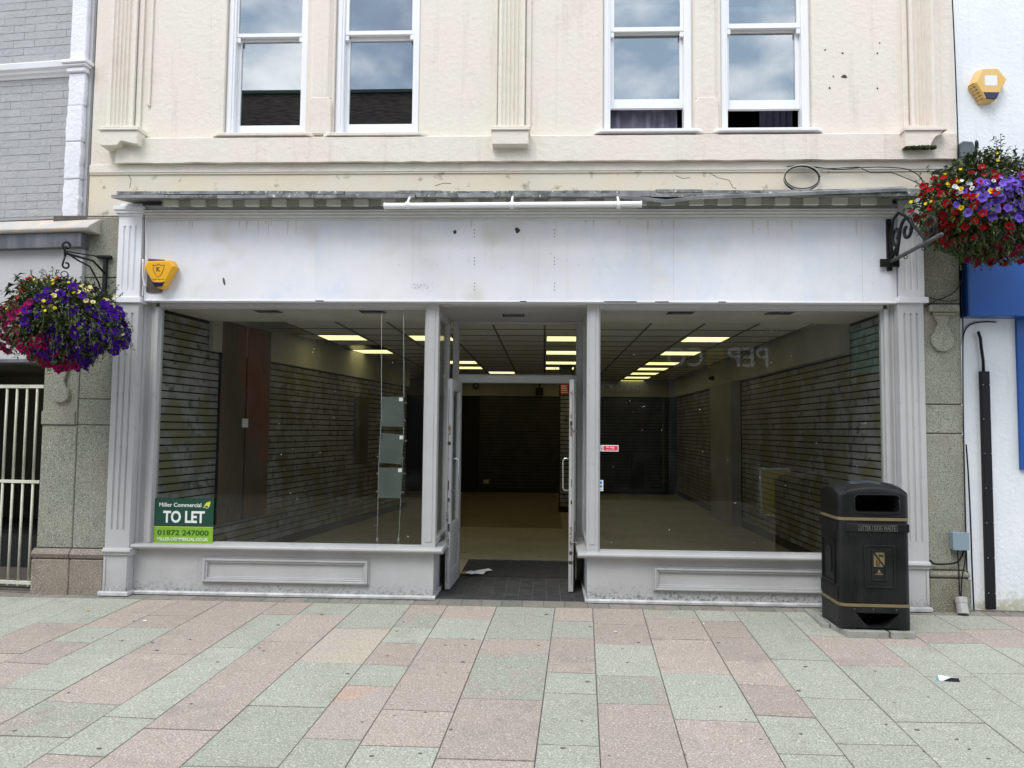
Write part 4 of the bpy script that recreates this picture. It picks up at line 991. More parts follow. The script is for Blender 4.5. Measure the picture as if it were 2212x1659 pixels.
obj('ceiling_grid', gm, m_tgrid, ce)
litl = sorted(lights)
rown = ['nearest', 'second', 'third', 'fourth', 'fifth', 'sixth', 'farthest']
coln = {-3.0: 'left-hand', -1.8: 'left-of-centre', -1.2: 'offset left-of-centre', 0: 'central, above the doorway', 1.8: 'right-hand'}
for (x, r) in litl:
    y = rows_y[r]
    t = thing('ceiling_light', 'lit square ceiling panel, %s row from the window, %s column' % (rown[r], coln[x]), 'ceiling light', (x+.3, y+.3, zf), group='lit ceiling panels')
    obj('light_frame', MB().box(x+.012, x+.03, y+.012, y+.588, zf-.008, zf+.004).box(x+.57, x+.588, y+.012, y+.588, zf-.008, zf+.004).box(x+.03, x+.57, y+.012, y+.03, zf-.008, zf+.004).box(x+.03, x+.57, y+.57, y+.588, zf-.008, zf+.004), m_upvc, t)
    obj('diffuser', MB().box(x+.03, x+.57, y+.03, y+.57, zf-.003, zf+.002), m_light, t)
for px, side in ((575, 'above the left display window, left of the pair'), (802, 'above the left display window, right of the pair'), (1472, 'above the right display window, left of the pair'), (1688, 'above the right display window, right of the pair')):
    x = Xp(px, 674, .3); vent(x-.12, x+.12, .26, .44, 2.631, 'dark slotted vent ' + side)
# slatted walls
def slat_wall(root, length, z0, z1, side, m, L0=0, bm=m_black):
    """slats along local x; side = direction of the room in local y"""
    t = .016 * side
    p = .0755
    n = int((z1 - z0) / p)
    sh = mesh('slat', MB().box(L0, L0+length, 0, t, 0, p-.016), m)
    for k in range(n):
        o = link('slat', sh, root); o.location = (0, 0, z0 + k*p)
dist = math.hypot(7.6, 1.1)
LA = 81.7
wl_ = obj('shop_wall', MB().box(0, 7.6, .003, .06, .014, 2.66), m_black); wl_.location = (-3.72, .1, 0); wl_.rotation_euler = (0,0,math.radians(LA)); tag(wl_, kind='structure')
slat_wall(wl_, 7.5, .12, 2.32, -1, m_slat, .02)
slat_wall(wl_, .95, .12+29*.0755-.0755*0, 2.62, -1, m_slat, .02)
obj('skirting', MB().box(0, 7.6, -.02, .003, .014, .11), m_darkwall, wl_, local=True)
obj('bulkhead', MB().box(1.0, 7.6, -.05, .002, 2.312, 2.85), m_intwall, wl_, local=True)
wc = thing('wall_cladding', 'tall brown ribbed wood panel fixed over the slats of the left wall', 'wall panel', (-3.72, .1, 0), math.radians(LA))
a0, a1 = 1.17, 2.22
obj('panel_board', MB().box(a0, a1, -.05, -.02, .46, 2.66), m_black, wc, local=True)
shp = mesh('rib', MB().box(0, .018, -.068, -.0505, .46, 2.66), m_wood)
for k in range(30):
    if k == 14: continue
    o = link('rib', shp, wc); o.location.x = a0 + .004 + k*.035
obj('switch_plate', MB().box(a0+.42, a0+.54, -.078, -.069, 1.50, 1.60), m_upvc, wc, local=True)
bd = thing('wall_board', 'dark olive board standing against the left slatted wall', 'board', (-3.72, .1, 0), math.radians(LA))
obj('board', MB().box(4.95, 5.5, -.05, -.02, .95, 1.98), mat('olive_board', (.09,.085,.03,1), None, rough=.4), bd, local=True)
rw = obj('shop_wall', MB().box(3.155, 3.45, .1, 11.8, .014, 2.66), m_black); tag(rw, kind='structure')
sh = mesh('slat', MB().box(3.138, 3.154, 1.1, 5.4, 0, .0595), m_slat)
sh2 = mesh('slat', MB().box(3.138, 3.154, .12, 1.08, 0, .0595), m_slat)
sh3 = mesh('slat', MB().box(3.138, 3.154, 7.0, 11.3, 0, .0595), m_slat)
for k in range(29):
    for s_ in (sh, sh3): o = link('slat', s_, rw); o.location.z = .12 + k*.0755
for k in range(33): o = link('slat', sh2, rw); o.location.z = .12 + k*.0755
obj('bulkhead', MB().box(3.05, 3.153, 1.12, 11.7, 2.315, 2.85), m_intwall, rw)
obj('skirting', MB().box(3.135, 3.153, .12, 11.5, .014, .11), m_darkwall, rw)
solo('interior_pillar', MB().box(2.98, 3.137, 5.45, 6.95, .014, 2.31), m_pillar, 'pale grey pillar standing against the right slatted wall', 'pillar', bevel=.004)
bw = obj('shop_wall', MB().box(-4.0, 3.14, 11.45, 11.6, .014, 2.36).box(-4.06, -3.98, 7.2, 11.6, .014, zf+.3), m_black); tag(bw, kind='structure')
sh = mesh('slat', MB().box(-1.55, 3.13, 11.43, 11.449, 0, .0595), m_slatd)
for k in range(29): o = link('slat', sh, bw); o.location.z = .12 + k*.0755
obj('top_band', MB().box(-4.0, 3.13, 11.40, 11.449, 2.32, zf-.01), m_intwall, bw)
obj('doorway', MB().box(-2.05, -1.6, 11.41, 11.44, .014, 1.97), m_black, bw)
ax, bx_, az, bz = R4(1363, 986, 1391, 1074, 11.4)
obj('doorway', MB().box(ax, bx_, 11.40, 11.425, .014, bz), m_black, bw)
ax, bx_, az, bz = R4(1157, 838, 1174, 854, 11.2)
t = thing('wall_speaker', 'small black speaker high on the back wall seen through the doorway', 'speaker', ((ax+bx_)/2, 11.3, az))
obj('speaker_box', MB().prism([(ax, az), (bx_, az), (bx_-.01, bz), (ax+.01, bz)], 'y', 11.15, 11.32), m_cable, t, bevel=.006)
obj('mount', MB().tube([((ax+bx_)/2, 11.24, bz), ((ax+bx_)/2, 11.24, bz+.10), ((ax+bx_)/2, 11.4, bz+.10)], .018, 6), m_cable, t)
cx, cz = P(1027.5, 834, 11.3)
t = thing('wall_clock', 'round dark clock on the pale band of the back wall', 'clock', (cx, 11.39, cz))
obj('clock_face', MB().prism(arc(cx, cz, .085, 0, 345, 23), 'y', 11.372, 11.396), m_darkboard, t)
obj('hands', MB().box(cx-.006, cx+.006, 11.366, 11.372, cz-.01, cz+.06).box(cx+.0061, cx+.045, 11.366, 11.372, cz-.006, cz+.006), m_upvc, t)
a, b, c, d = R4(1044, 1036, 1056, 1044.5, 11.4)
solo('wall_socket', MB().box(a, b, 11.41, 11.429, c, d), m_intwall, 'cream socket low on the back slatted wall', 'socket', bevel=.003)
# slatted column inside
ic = thing('slatted_column', 'narrow black-edged slatted column inside, seen through the doorway beside the right door', 'column', (.36, 7.3, 0))
a, b = Xp(1207.5, 1000, 7.2), Xp(1229, 1000, 7.2)
obj('column_core', MB().box(a, b+.05, 7.2, 7.6, .014, zf), m_black, ic)
sh = mesh('slat', MB().box(a+.02-.36, b+.03-.36, 7.185-7.3, 7.199-7.3, 0, .0595), m_slat)
for k in range(28): o = link('slat', sh, ic); o.location.z = .12 + k*.0755
a, b, c, d = R4(1211, 830, 1228, 851, 7.1)
t = thing('wall_sign', 'small red sign with pale lines high on the slatted column', 'sign', ((a+b)/2, 7.16, c))
obj('sign_panel', MB().box(a, b, 7.15, 7.165, c, d), m_red, t)
for k in range(4): obj('print_line', MB().box(a+.012, b-.012-.01*k, 7.147, 7.15, c+.02+k*.04, c+.033+k*.04), m_signw, t)
# security camera at the far end of the right bulkhead
cx, cz = P(1543, 816, 7.0)
t = thing('security_camera', 'small black camera under the ceiling by the right bulkhead', 'camera', (cx, 7, cz))
obj('camera_body', MB().tube([(cx+.08, 7.05, cz+.02), (cx-.09, 6.93, cz-.02)], .035, 10), m_cable, t)
obj('camera_arm', MB().tube([(cx+.02, 7.0, cz), (cx+.10, 7.0, cz+.10), (cx+.12, 7.0, zf)], .012, 6), m_cable, t)
# ============================================================ the other side of the street (seen only as reflections)
OB = thing('opposite_building', 'dark brick building across the street, mirrored in the windows', 'building', (0, -12.2, 0))
oy = -12.2
ow = MB().box(-13, 0.2, oy-6, oy, 4.6, 10.35); ow.box(.21, 5.4, oy-6, oy, 4.6, 8.3); ow.box(5.41, 14, oy-6, oy, 4.6, 7.6)
obj('brick_wall', ow, m_opbrick, OB)
obj('gutter', MB().box(-13, .2, oy, oy+.10, 10.29, 10.37), mat('green_gutter', (.03,.06,.045,1), None, rough=.5), OB)
for k in range(9):
    x = -12 + k*2.9; obj('window', MB().frame(x, x+1.0, 5.6, 7.1, .08, oy, oy+.03).box(x+.08, x+.92, oy, oy+.008, 5.68, 7.02), m_upvc, OB)
obj('shop_base', MB().box(-13, 14, oy-.3, oy-.1, -.2, 4.6).box(-13, 14, oy-.1, oy, 2.9, 4.59), m_opfas, OB)
for k in range(14):
    x = -12.9 + k*2.0; obj('shop_pier', MB().box(x, x+.22, oy-.1, oy+.05, -.2, 2.9), m_darkboard, OB)
obj('teal_sign', MB().box(7.6, 9.4, oy, oy+.06, 3.0, 4.1), m_opteal, OB)
def ltext(name, body, x0, x1, z0, z1, Y, m, parent, bold=0):   # faces +Y: reading direction runs towards -x
    mb = text_mb(body, 0, 1, z0, z1, 0, .03, bold=bold); mb.v = [(x1 + (x0-x1)*p[0], Y - p[1], p[2]) for p in mb.v]
    return obj(name, mb, m, parent)
ltext('shop_lettering', 'PEP', 4.55, 5.55, 3.12, 3.62, oy+.002, m_oplet, OB, .01)
ltext('shop_lettering', 'CO', 3.05, 3.95, 3.12, 3.62, oy+.002, m_oplet, OB, .01)
obj('logo_square', MB().box(4.06, 4.46, oy, oy+.02, 3.08, 3.58), m_opol, OB)
ltext('shop_lettering', '&', 4.14, 4.38, 3.15, 3.5, oy+.022, m_opfas, OB)
ltext('door_lettering', 'ENTRANCE', 1.4, 2.6, 2.5, 2.68, oy+.002-.1, m_oplet, OB)
obj('door_frame', MB().frame(1.0, 3.0, .0, 2.45, .06, oy-.1, oy-.04), m_darkboard, OB)
ab = thing('pavement_sign', 'ochre A-board standing in the street, mirrored in the right window', 'A-board', (4.9, -9.6, -.3))
Ma = Matrix.Translation((4.9, -9.6, gz(-9.6))) @ Matrix.Rotation(math.radians(8), 4, 'Z')
for s_ in (1, -1):
    Mb = Ma @ Matrix.Rotation(math.radians(14*s_), 4, 'X')
    obj('board', MB().frame(-.32, .32, .0, 1.02, .04, .12*s_ - .012, .12*s_ + .012).xf(Ma @ Matrix.Translation((0, .16*s_, 0)) @ Matrix.Rotation(math.radians(14*s_), 4, 'X')), m_oplet, ab)
    obj('poster', MB().box(-.28, .28, .12*s_-.006, .12*s_+.006, .04, .98).xf(Ma @ Matrix.Translation((0, .16*s_, 0)) @ Matrix.Rotation(math.radians(14*s_), 4, 'X')), m_opol, ab)
# ============================================================ signs, stickers and boxes on the shopfront
t = thing('to_let_sign', 'green to let board with white lettering in the lower left corner of the window', 'sign', (-3.3, -.01, .46))
sy = -.012
a, b, c, d = R4(333.5, 1076.5, 460.5, 1174.5, sy)
zsplit = c + (d-c)*.375
obj('sign_board', MB().box(a, b, sy, sy+.008, zsplit, d), m_green, t)
obj('lower_panel', MB().box(a, b, sy, sy+.008, c, zsplit-.004), m_lime, t)
obj('divider_line', MB().box(a, b, sy-.0004, sy+.008, zsplit-.004, zsplit), m_signy, t)
def sx(u): return a + (b-a)*u
def sz(v): return d - (d-c)*v
obj('lettering', text_mb('Miller Commercial', sx(.075), sx(.79), sz(.19), sz(.10), sy, bold=.012), m_signw, t)
obj('lettering', text_mb('TO LET', sx(.145), sx(.855), sz(.545), sz(.275), sy, bold=.03), m_signw, t)
obj('lettering', text_mb('01872 247000', sx(.06), sx(.93), sz(.82), sz(.70), sy, bold=.02), m_signd, t)
obj('lettering', text_mb('MILLER-COMMERCIAL.CO.UK', sx(.065), sx(.925), sz(.935), sz(.865), sy, bold=.015), m_signw, t)
lf = [(.83,.19),(.85,.13),(.88,.085),(.94,.06),(.945,.10),(.93,.15),(.905,.19),(.895,.155),(.87,.155),(.85,.175)]
obj('leaf_emblem', MB().prism([(sx(u), sz(v)) for u, v in lf], 'y', sy-.0012, sy), m_signy, t)
obj('leaf_outline', MB().tube([(sx(u), sy-.001, sz(v)) for u, v in ((.82,.20),(.845,.195),(.87,.195),(.885,.215),(.905,.20),(.935,.155))], .0022, 5), m_signw, t)
t = thing('sticker', 'white and red no dogs sticker on the right window beside the doorway post', 'sticker', (.52, 0, 1.38))
a, b, c, d = R4(1292.5, 961.5, 1336, 975, .008)
obj('sticker_base', MB().box(a, b, .0075, .0098, c, d), m_signw, t)
obj('red_field', MB().box(a+(b-a)*.26, b-.006, .0068, .0075, c+.006, d-.006), m_red, t)
obj('lettering', text_mb('No dogs', a+(b-a)*.40, b-(b-a)*.20, c+(d-c)*.44, d-(d-c)*.16, .0068, .0006, bold=.01), m_signw, t)
obj('lettering', text_mb('except guide dogs', a+(b-a)*.38, b-(b-a)*.18, c+(d-c)*.22, c+(d-c)*.34, .0068, .0006), m_signw, t)
r = (d-c)*.36; cx, cz = a + (b-a)*.125, (c+d)/2
ring = [(cx+r*math.cos(q), .0066, cz+r*math.sin(q)) for q in np.linspace(0, 2*math.pi, 21)]
obj('ring', MB().tube(ring, .002, 5), m_brown, t); obj('slash', MB().tube([(cx-r*.7, .0066, cz+r*.7), (cx+r*.7, .0066, cz-r*.7)], .002, 5), m_brown, t)
obj('dog_symbol', MB().prism([(cx-r*.5,cz-r*.4),(cx-r*.35,cz-r*.4),(cx-r*.3,cz-r*.05),(cx+r*.3,cz-r*.05),(cx+r*.35,cz-r*.4),(cx+r*.5,cz-r*.4),(cx+r*.45,cz+r*.3),(cx+r*.2,cz+r*.2),(cx-r*.5,cz+r*.15)], 'y', .006, .0074), m_brown, t)
t = thing('sticker', 'small white card payment sticker with blue and gold squares, below the no dogs sticker', 'sticker', (.5, 0, 1.05))
a, b, c, d = R4(1292.5, 1037, 1303, 1060.5, .008)
obj('sticker_base', MB().box(a, b, .0075, .0098, c, d), m_signw, t)
w_, h_ = b-a, d-c
obj('blue_square', MB().box(a+w_*.25, b-w_*.2, .0068, .0075, d-h_*.38, d-h_*.10), m_stblue, t)
obj('gold_square', MB().box(a+w_*.25, b-w_*.2, .0068, .0075, d-h_*.68, d-h_*.48), m_gold, t)
obj('lettering', text_mb('VISA', a+w_*.15, b-w_*.12, c+h_*.09, c+h_*.22, .0068, .0006, bold=.01), m_stblue, t)
# --- alarm boxes
def hexbox(root, back, front, yb, yf, m, name):
    mid = [(b_[0]*.15+f_[0]*.0+0, 0) for b_, f_ in zip(back, front)]
    r0 = [(x, yb, z) for x, z in back]; r1 = [(x, yf+.022, z) for x, z in back]
    cx = sum(p[0] for p in back)/len(back); cz = sum(p[1] for p in back)/len(back)
    r1b = [(cx+(x-cx)*.985, yf+.012, cz+(z-cz)*.985) for x, z in back]
    r2 = [(x, yf, z) for x, z in front]
    return obj(name, MB().loft([r0, r1, r1b, r2]), m, root, bevel=.004, seg=2)
yb = FY - .008; yf_ = yb - .085
def q(pp, Y=yb): return [P(*p, Y) for p in pp]
t = thing('alarm_box', 'yellow alarm box with a shield emblem on the white fascia above the left window', 'alarm box', (P(350,595,yb)[0], yb, P(350,595,yb)[1]))
back = q([(327,568),(379,566),(387,579),(365,620),(357,627),(348,625),(339,614),(319.5,579)])
bx_ = [p[0] for p in back]; 
back = back[::-1]
cx0_, cz0_ = (min(p[0] for p in back)+max(p[0] for p in back))/2, (min(p[1] for p in back)+max(p[1] for p in back))/2
frt = [(cx0_+(x-cx0_)*.84, cz0_+(z-cz0_)*.86+.004) for x, z in back]
hexbox(t, back, frt, yb, yf_, m_yel, 'cover')
zl_ = cz0_ - (max(p[1] for p in back)-cz0_)*.60
lens = [(x, z) for x, z in frt if True]
zlo = min(p[1] for p in frt); wb = .052
obj('strobe_lens', MB().prism([(cx0_-.062, zlo+.044),(cx0_-.03, zlo+.036),(cx0_+.03, zlo+.036),(cx0_+.062, zlo+.044),(cx0_+.034, zlo-.004),(cx0_-.034, zlo-.004)], 'y', yf_-.003, yf_+.06), m_navy, t, bevel=.004)
sh_ = []
sw, shh = .052, .062; scx, scz = cx0_-.002, cz0_+.034
base_ = [(-1,.85),(-.7,.72),(-.35,.74),(0,.98),(.35,.74),(.7,.72),(1,.85),(.95,.3),(.75,-.25),(.4,-.7),(0,-1),(-.4,-.7),(-.75,-.25),(-.95,.3),(-1,.85)]
obj('shield_outline', MB().tube([(scx+u*sw, yf_-.0005, scz+v*shh) for u, v in base_], .0024, 5), m_brown, t)
obj('lettering', text_mb('K', scx-.019, scx+.019, scz-.012, scz+.034, yf_+.0002, .001, bold=.03), m_brown, t)
obj('lettering', text_mb('Knight Security', scx-.055, scx+.055, scz-.088, scz-.074, yf_+.0002, .001, bold=.01), m_brown, t)
a, b, c, d = R4(317.5, 559, 357, 633, FY-.004)
tb = solo('backing_board', MB().prism([(a,c+.01),(a+.05,c),(b-.03,c+.004),(b-.02,c+.02),(b-.01,d-.01),(a+.01,d)], 'y', FY-.009, FY-.0005), m_ply, 'weathered bare board behind the yellow alarm box on the fascia', 'board')
t = thing('alarm_box', 'faded yellow alarm box with ribbed left side, high on the white wall', 'alarm box', (P(2126,190,0)[0], 0, P(2126,190,0)[1]))
fb = FRB
bk = [P(*p, -.01, fb) for p in [(2107,156),(2144,155),(2166,181),(2142,223),(2115,226),(2091,188)]][::-1]
c0 = ((min(p[0] for p in bk)+max(p[0] for p in bk))/2, (min(p[1] for p in bk)+max(p[1] for p in bk))/2)
ft = [(c0[0]+(x-c0[0])*.86+.008, c0[1]+(z-c0[1])*.88+.012) for x, z in bk]
mb = MB().loft([[(x, -.001, z) for x, z in bk], [(x, -.045, z) for x, z in bk], [(x, -.085, z) for x, z in ft]]).xf(FRB.M); obj('cover', mb, m_yelp, t, bevel=.003)
zlo = min(p[1] for p in ft)
obj('strobe_lens', MB().prism([(c0[0]-.068, zlo+.052),(c0[0]+.078, zlo+.052),(c0[0]+.05, zlo-.006),(c0[0]-.04, zlo-.006)], 'y', -.088, -.03).xf(FRB.M), m_navy, t, bevel=.003)
obj('label', MB().box(c0[0]-.052, c0[0]+.058, -.0865, -.0852, c0[1]-.012, c0[1]+.082).xf(FRB.M), m_paper, t)
for k in range(6):
    u = k/6; x0 = bk[0][0]; 
    p0 = bk[0]; p1 = bk[-1]
    xa, za = bk[5][0]*0 + bk[0][0]*(1-u) + bk[1][0]*u, bk[0][1]*(1-u) + bk[1][1]*u
    obj('louvre', MB().tube([(xa-.003, -.02, za), (xa+.012, -.075, za+.004)], .0035, 5).xf(FRB.M), m_brown, t)
# --- white tube light on three arms
ty = -.45
za_ = Zp(1106, 443.5, ty); xa, xb = Xp(833, 444, ty), Xp(1383, 443, ty)
t = thing('tube_light', 'long white tube light held on three short arms in front of the cornice', 'tube light', ((xa+xb)/2, ty, za_))
obj('tube', MB().tube([(xa, ty, za_-.004), (xb, ty, za_+.006)], .026, 14), m_tube, t, smooth=False)
obj('end_cap', MB().tube([(xb, ty, za_+.006), (xb+.012, ty, za_+.006)], .029, 14), m_upvc, t)
obj('end_cap', MB().tube([(xa-.012, ty, za_-.004), (xa, ty, za_-.004)], .029, 14), m_upvc, t)
obj('dirt_streak', MB().box(xa+.12, xb-.02, ty-.010, ty+.010, za_-.0275, za_-.0235), m_olive, t)
for px in (881, 1106, 1336):
    x = Xp(px, 436, ty)
    obj('arm', MB().tube([(x, ty, za_+.01), (x, ty+.01, za_+.045), (x, -.35, SB+.005), (x, -.30, SB+.01)], .010, 6), m_upvc, t, smooth=True)
    obj('clip', MB().tube([(x-.016, ty, za_+.001), (x+.016, ty, za_+.001)], .032, 14), m_upvc, t)
# --- coil of cable above the canopy and the leads along the frieze
cx, cz = P(1732, 384, -.06); yk = -.06
t = thing('cable_coil', 'loose coil of thin cable hanging above the canopy with leads running to the right', 'cable', (cx, yk, cz))
for k in range(5):
    rx, rz = .158 + random.uniform(-.012,.010), .105 + random.uniform(-.010,.010); ox, oz = random.uniform(-.008,.008), random.uniform(-.010,.006)
    obj('loop', MB().tube([(cx+ox+rx*math.cos(a), yk - .004*k, cz+oz+rz*math.sin(a)) for a in np.linspace(0, 2*math.pi, 37)], .0042, 6), m_olive if k % 2 else m_cable, t, smooth=True)
def pcable(parent, pts, Y, r=.0045, m=None, name='lead', fr=F0):
    w3 = [(P(a, b, Y, fr)[0], Y, P(a, b, Y, fr)[1]) for a, b in pts]
    # smooth
    out = []
    for i in range(len(w3)-1):
        p0 = Vector(w3[max(i-1,0)]); p1 = Vector(w3[i]); p2 = Vector(w3[i+1]); p3 = Vector(w3[min(i+2, len(w3)-1)])
        for s_ in range(5):
            u = s_/5; out.append(.5*((2*p1)+(-p0+p2)*u+(2*p0-5*p1+4*p2-p3)*u*u+(-p0+3*p1-3*p2+p3)*u*u*u))
    out.append(Vector(w3[-1]))
    mb = MB().tube(out, r, 6)
    if fr is not F0: mb.xf(fr.M)
    return obj(name, mb, m or m_cable, parent, smooth=True)
pcable(t, [(1700,360),(1735,357),(1770,362),(1810,366),(1850,363),(1892,361),(1930,362),(1960,366),(1985,380),(1998,404)], -.045)
pcable(t, [(1735,360),(1790,364),(1850,361),(1866,366),(1885,373),(1925,373),(1955,384),(1975,392),(1999,404)], -.05, .004)
# cables by the right pier
t = thing('cable_run', 'thin black cable stapled up the edge between the granite pier and the white wall', 'cable', (3.7, -.02, 0))
pcable(t, [(2092,1320),(2088,1200),(2084,1050),(2081,900),(2080,790),(2080,700),(2077,640),(2081,560),(2072,480),(2070,330),(2064,150),(2056,-30)], -.102, .006)
pcable(t, [(2104,1320),(2100,1230),(2097,1140),(2092,1030),(2087,960)], -.03, .007, name='lead')
t = thing('cable_run', 'black cable looping from the shopfront to the top of the pier capital', 'cable', (3.5, -.12, 2.6))
pcable(t, [(1997,663),(2012,655),(2022,649),(2040,643),(2060,632),(2072,618),(2077,604)], -.12, .005)
pcable(t, [(2000,640),(2020,646),(2040,650),(2060,650),(2074,645)], -.12, .004)
t = thing('cable_run', 'thick black cable curving across the foot of the right pier', 'cable', (3.4, -.13, .4))
pcable(t, [(2009,1210),(2016,1217),(2030,1219),(2050,1218),(2068,1214),(2078,1200),(2083,1186)], -.125, .008)
t = thing('cable_run', 'short black cable curving left on the white wall below the blue sign', 'cable', (3.8, .02, 2.6))
pcable(t, [(2080,745),(2082,722),(2090,706),(2105,698),(2130,695),(2152,696)], -.012, .006, fr=FRB)
t = thing('cable_run', 'thin white cable running down the left edge of the fascia past the alarm box', 'cable', (-3.7, -.12, 3))
pcable(t, [(315,470),(315,540),(313,580),(310,610),(308,640)], -.125, .006, m_white)
pcable(t, [(309,560),(309,600),(315,620)], -.13, .009, m_white)
a, b, c, d = R4(2055.5, 1150, 2089.5, 1187, -.13)
solo('junction_box', MB().box(a, b, -.155, yf-.001, c, d).box(a-.003, b+.003, -.160, -.1551, c-.003, d+.003), m_bluebox, 'blue-grey junction box on the right granite pier', 'junction box', bevel=.006, seg=2)
t = thing('drain_pipe', 'short grey plastic pipe with thin cables at the foot of the right pier', 'pipe', (3.55, -.18, 0))
p0, p1 = P(2081, 1327, -.2), P(2075, 1292, -.14)
obj('pipe', MB().tube([(p0[0], -.2, p0[1]), (p1[0], -.14, p1[1])], .045, 14), m_pipe, t, smooth=False)
obj('collar', MB().tube([(p0[0]*.35+p1[0]*.65, -.161, p0[1]*.35+p1[1]*.65), (p1[0], -.14, p1[1]+.002)], .049, 14), m_pipe, t)
pcable(t, [(2074,1296),(2072,1260),(2071,1225),(2069,1200),(2068,1186)], -.145, .006)
pcable(t, [(2076,1296),(2078,1250),(2084,1215),(2087,1186)], -.14, .005)
# --- cable display with three acrylic holders, inside the left window
cy = .13
t = thing('window_display', 'three clouded acrylic poster holders hung one above another on two wires in the left window', 'display', (Xp(845,1000,cy), cy, zsill))
wl1 = [P(a, b, cy) for a, b in ((824.5,668),(824,900),(818,1010),(814.5,1181))]
wr1 = [P(a, b, cy) for a, b in ((872,668),(873,900),(869,1010),(860.5,1181))]
for ws in (wl1, wr1): obj('wire', MB().tube([(x, cy, z) for x, z in ws], .0022, 5), m_metal, t)
for p in (wl1[-1], wr1[-1]): obj('anchor', MB().tube([(p[0], cy, zsill+.0), (p[0], cy, zsill+.055)], .010, 8), m_metal, t)
for cs in ([(825.7,857),(873,857),(871,922),(825,921)], [(824,935),(874,939),(867,1003),(819,999)], [(819,1010),(871,1010),(866,1076),(817,1075)]):
    w3 = [P(*p, cy) for p in cs]
    h = obj('holder', MB().prism(w3, 'y', cy-.006, cy+.003), m_acryl, t)
    for k, (px, pz_) in enumerate((w3[0], w3[1], w3[2], w3[3])):
        zz = pz_ + (-.055 if k < 2 else .055); ex = -.012 if k in (0,3) else .012
        obj('clip', MB().tube([(px+ex-.01, cy, zz), (px+ex+.012, cy, zz)], .008, 6), m_metal, h)
    tx, tz = w3[1]; obj('price_square', MB().box(tx-.045, tx-.010, cy-.009, cy-.0065, tz-.042, tz-.008), m_paper, h)
# --- wrought iron brackets
def flat(parent, pts, r, name, m=m_iron): return obj(name, MB().tube(pts, r, 8), m, parent, smooth=True)
def spiral(c, r0, r1, a0, a1, n=22): return [(r0+(r1-r0)*i/n, math.radians(a0+(a1-a0)*i/n)) for i in range(n+1)]
bx, bz = P(226, 556, -.09)
LT = 6.13-6.819   # hook plane
t = thing('hanging_basket_bracket', 'black iron bracket with curled hook on the left granite pier', 'bracket', (bx, -.09, bz-.3))
hy = LT
hx = Xp(146, 560, hy)
bx = (hx + bx)/2; hx = bx
zA_ = Zp(226, 560, -.1)
obj('wall_bar', MB().box(bx-.016, bx+.016, -.125, -.0905, zA_-.42, zA_+.005), m_iron, t, bevel=.002)
obj('wall_plate', MB().box(bx-.075, bx+.055, -.135, -.0905, zA_+.0055, zA_+.03), m_iron, t, bevel=.003)
zh = Zp(144, 558, hy)
flat(t, [(bx, -.12, zA_+.01), (hx, hy, zh+.06)], .006, 'tie_rod')
flat(t, [(bx, -.12, zA_-.13), (bx, -.3, zA_-.06), (hx, hy+.02, zh+.045)], .010, 'arm')
flat(t, [(bx, -.12, zA_-.36), (bx, -.2, zA_-.24), (bx, -.34, zA_-.12), (bx, -.5, zh+.02), (hx, hy+.02, zh+.05)], .008, 'brace')
def yz(c, sp): return [(c[0]+ 0.6*r*math.cos(a), c[1]+ r*math.cos(a)*.6, c[2]+r*math.sin(a)) for r, a in sp]
flat(t, [(hx, hy, zh+.02), (hx, hy-.01, zh+.07)] + yz((hx+.012, hy+.0, zh+.105), spiral(0, .040, .012, 200, -160)), .010, 'scroll')
flat(t, [(hx, hy, zh+.03), (hx-.005, hy-.01, zh-.02)] + yz((hx+.012, hy, zh-.055), spiral(0, .034, .014, 190, 480)), .008, 'hook')
zring = zh - .135
HBL = (hx, hy)
# right scroll bracket, empty, on the fascia edge
bx2 = Xp(1921.5, 530, FY-.02)
ztp, zbt = Zp(1921, 473, FY-.02), Zp(1921, 585, FY-.02)
t = thing('sign_bracket', 'black scrolled iron sign bracket at the right end of the white fascia', 'bracket', (bx2, FY, zbt))
obj('wall_bar', MB().box(bx2-.022, bx2+.022, FY-.024, FY-.0005, zbt, ztp), m_iron, t, bevel=.003)
zx = Zp(1921, 567, FY-.03); obj('cross_plate', MB().box(bx2-.09, bx2+.075, FY-.04, FY-.0245, zx-.04, zx+.03), m_iron, t, bevel=.003)
for dx_, dz_ in ((0, ztp-.04), (0, zbt+.03), (-.06, zx), (.05, zx)):
    obj('bolt', MB().tube([(bx2+dx_, FY-.024, dz_ if dx_ == 0 else zx-.005), (bx2+dx_, FY-.05, dz_ if dx_ == 0 else zx-.005)], .010, 6), m_iron, t)
Lb_ = .86; y0 = FY - .03; zb_ = zx + .005
flat(t, [(bx2, y0, zb_), (bx2, y0-Lb_, zb_+.02)], .017, 'lower_arm', mat('worn_iron', (.05,.05,.05,1), (.10,.10,.098,1), 25, .6))
def sc(cy_, cz_, r0, r1, a0, a1): return [(bx2, cy_ - r*math.cos(a), cz_ + r*math.sin(a)) for r, a in spiral(0, r0, r1, a0, a1, 26)]
ztip = zb_+.02
flat(t, [(bx2, y0-.05, zb_+.03), (bx2, y0-.0, zb_+.20), (bx2, y0-.08, zb_+.36), (bx2, y0-.17, zb_+.385), (bx2, y0-.28, zb_+.33), (bx2, y0-.55, zb_+.10), (bx2, y0-.62, zb_+.03)], .013, 'upper_strap')
flat(t, [(bx2, y0-.60, zb_+.03)] + sc(y0-.70, zb_+.13, .085, .03, -60, 330), .015, 'end_scroll')
flat(t, [(bx2, y0-.02, zb_+.02)] + [(bx2, y0-.13, zb_+.10)] + sc(y0-.13, zb_+.20, .09, .028, -90, -430), .014, 'inner_scroll')
flat(t, [(bx2, y0-.12, zb_+.02), (bx2, y0-.17, zb_+.15)] + sc(y0-.31, zb_+.20, .12, .03, 170, -250), .014, 'inner_scroll')
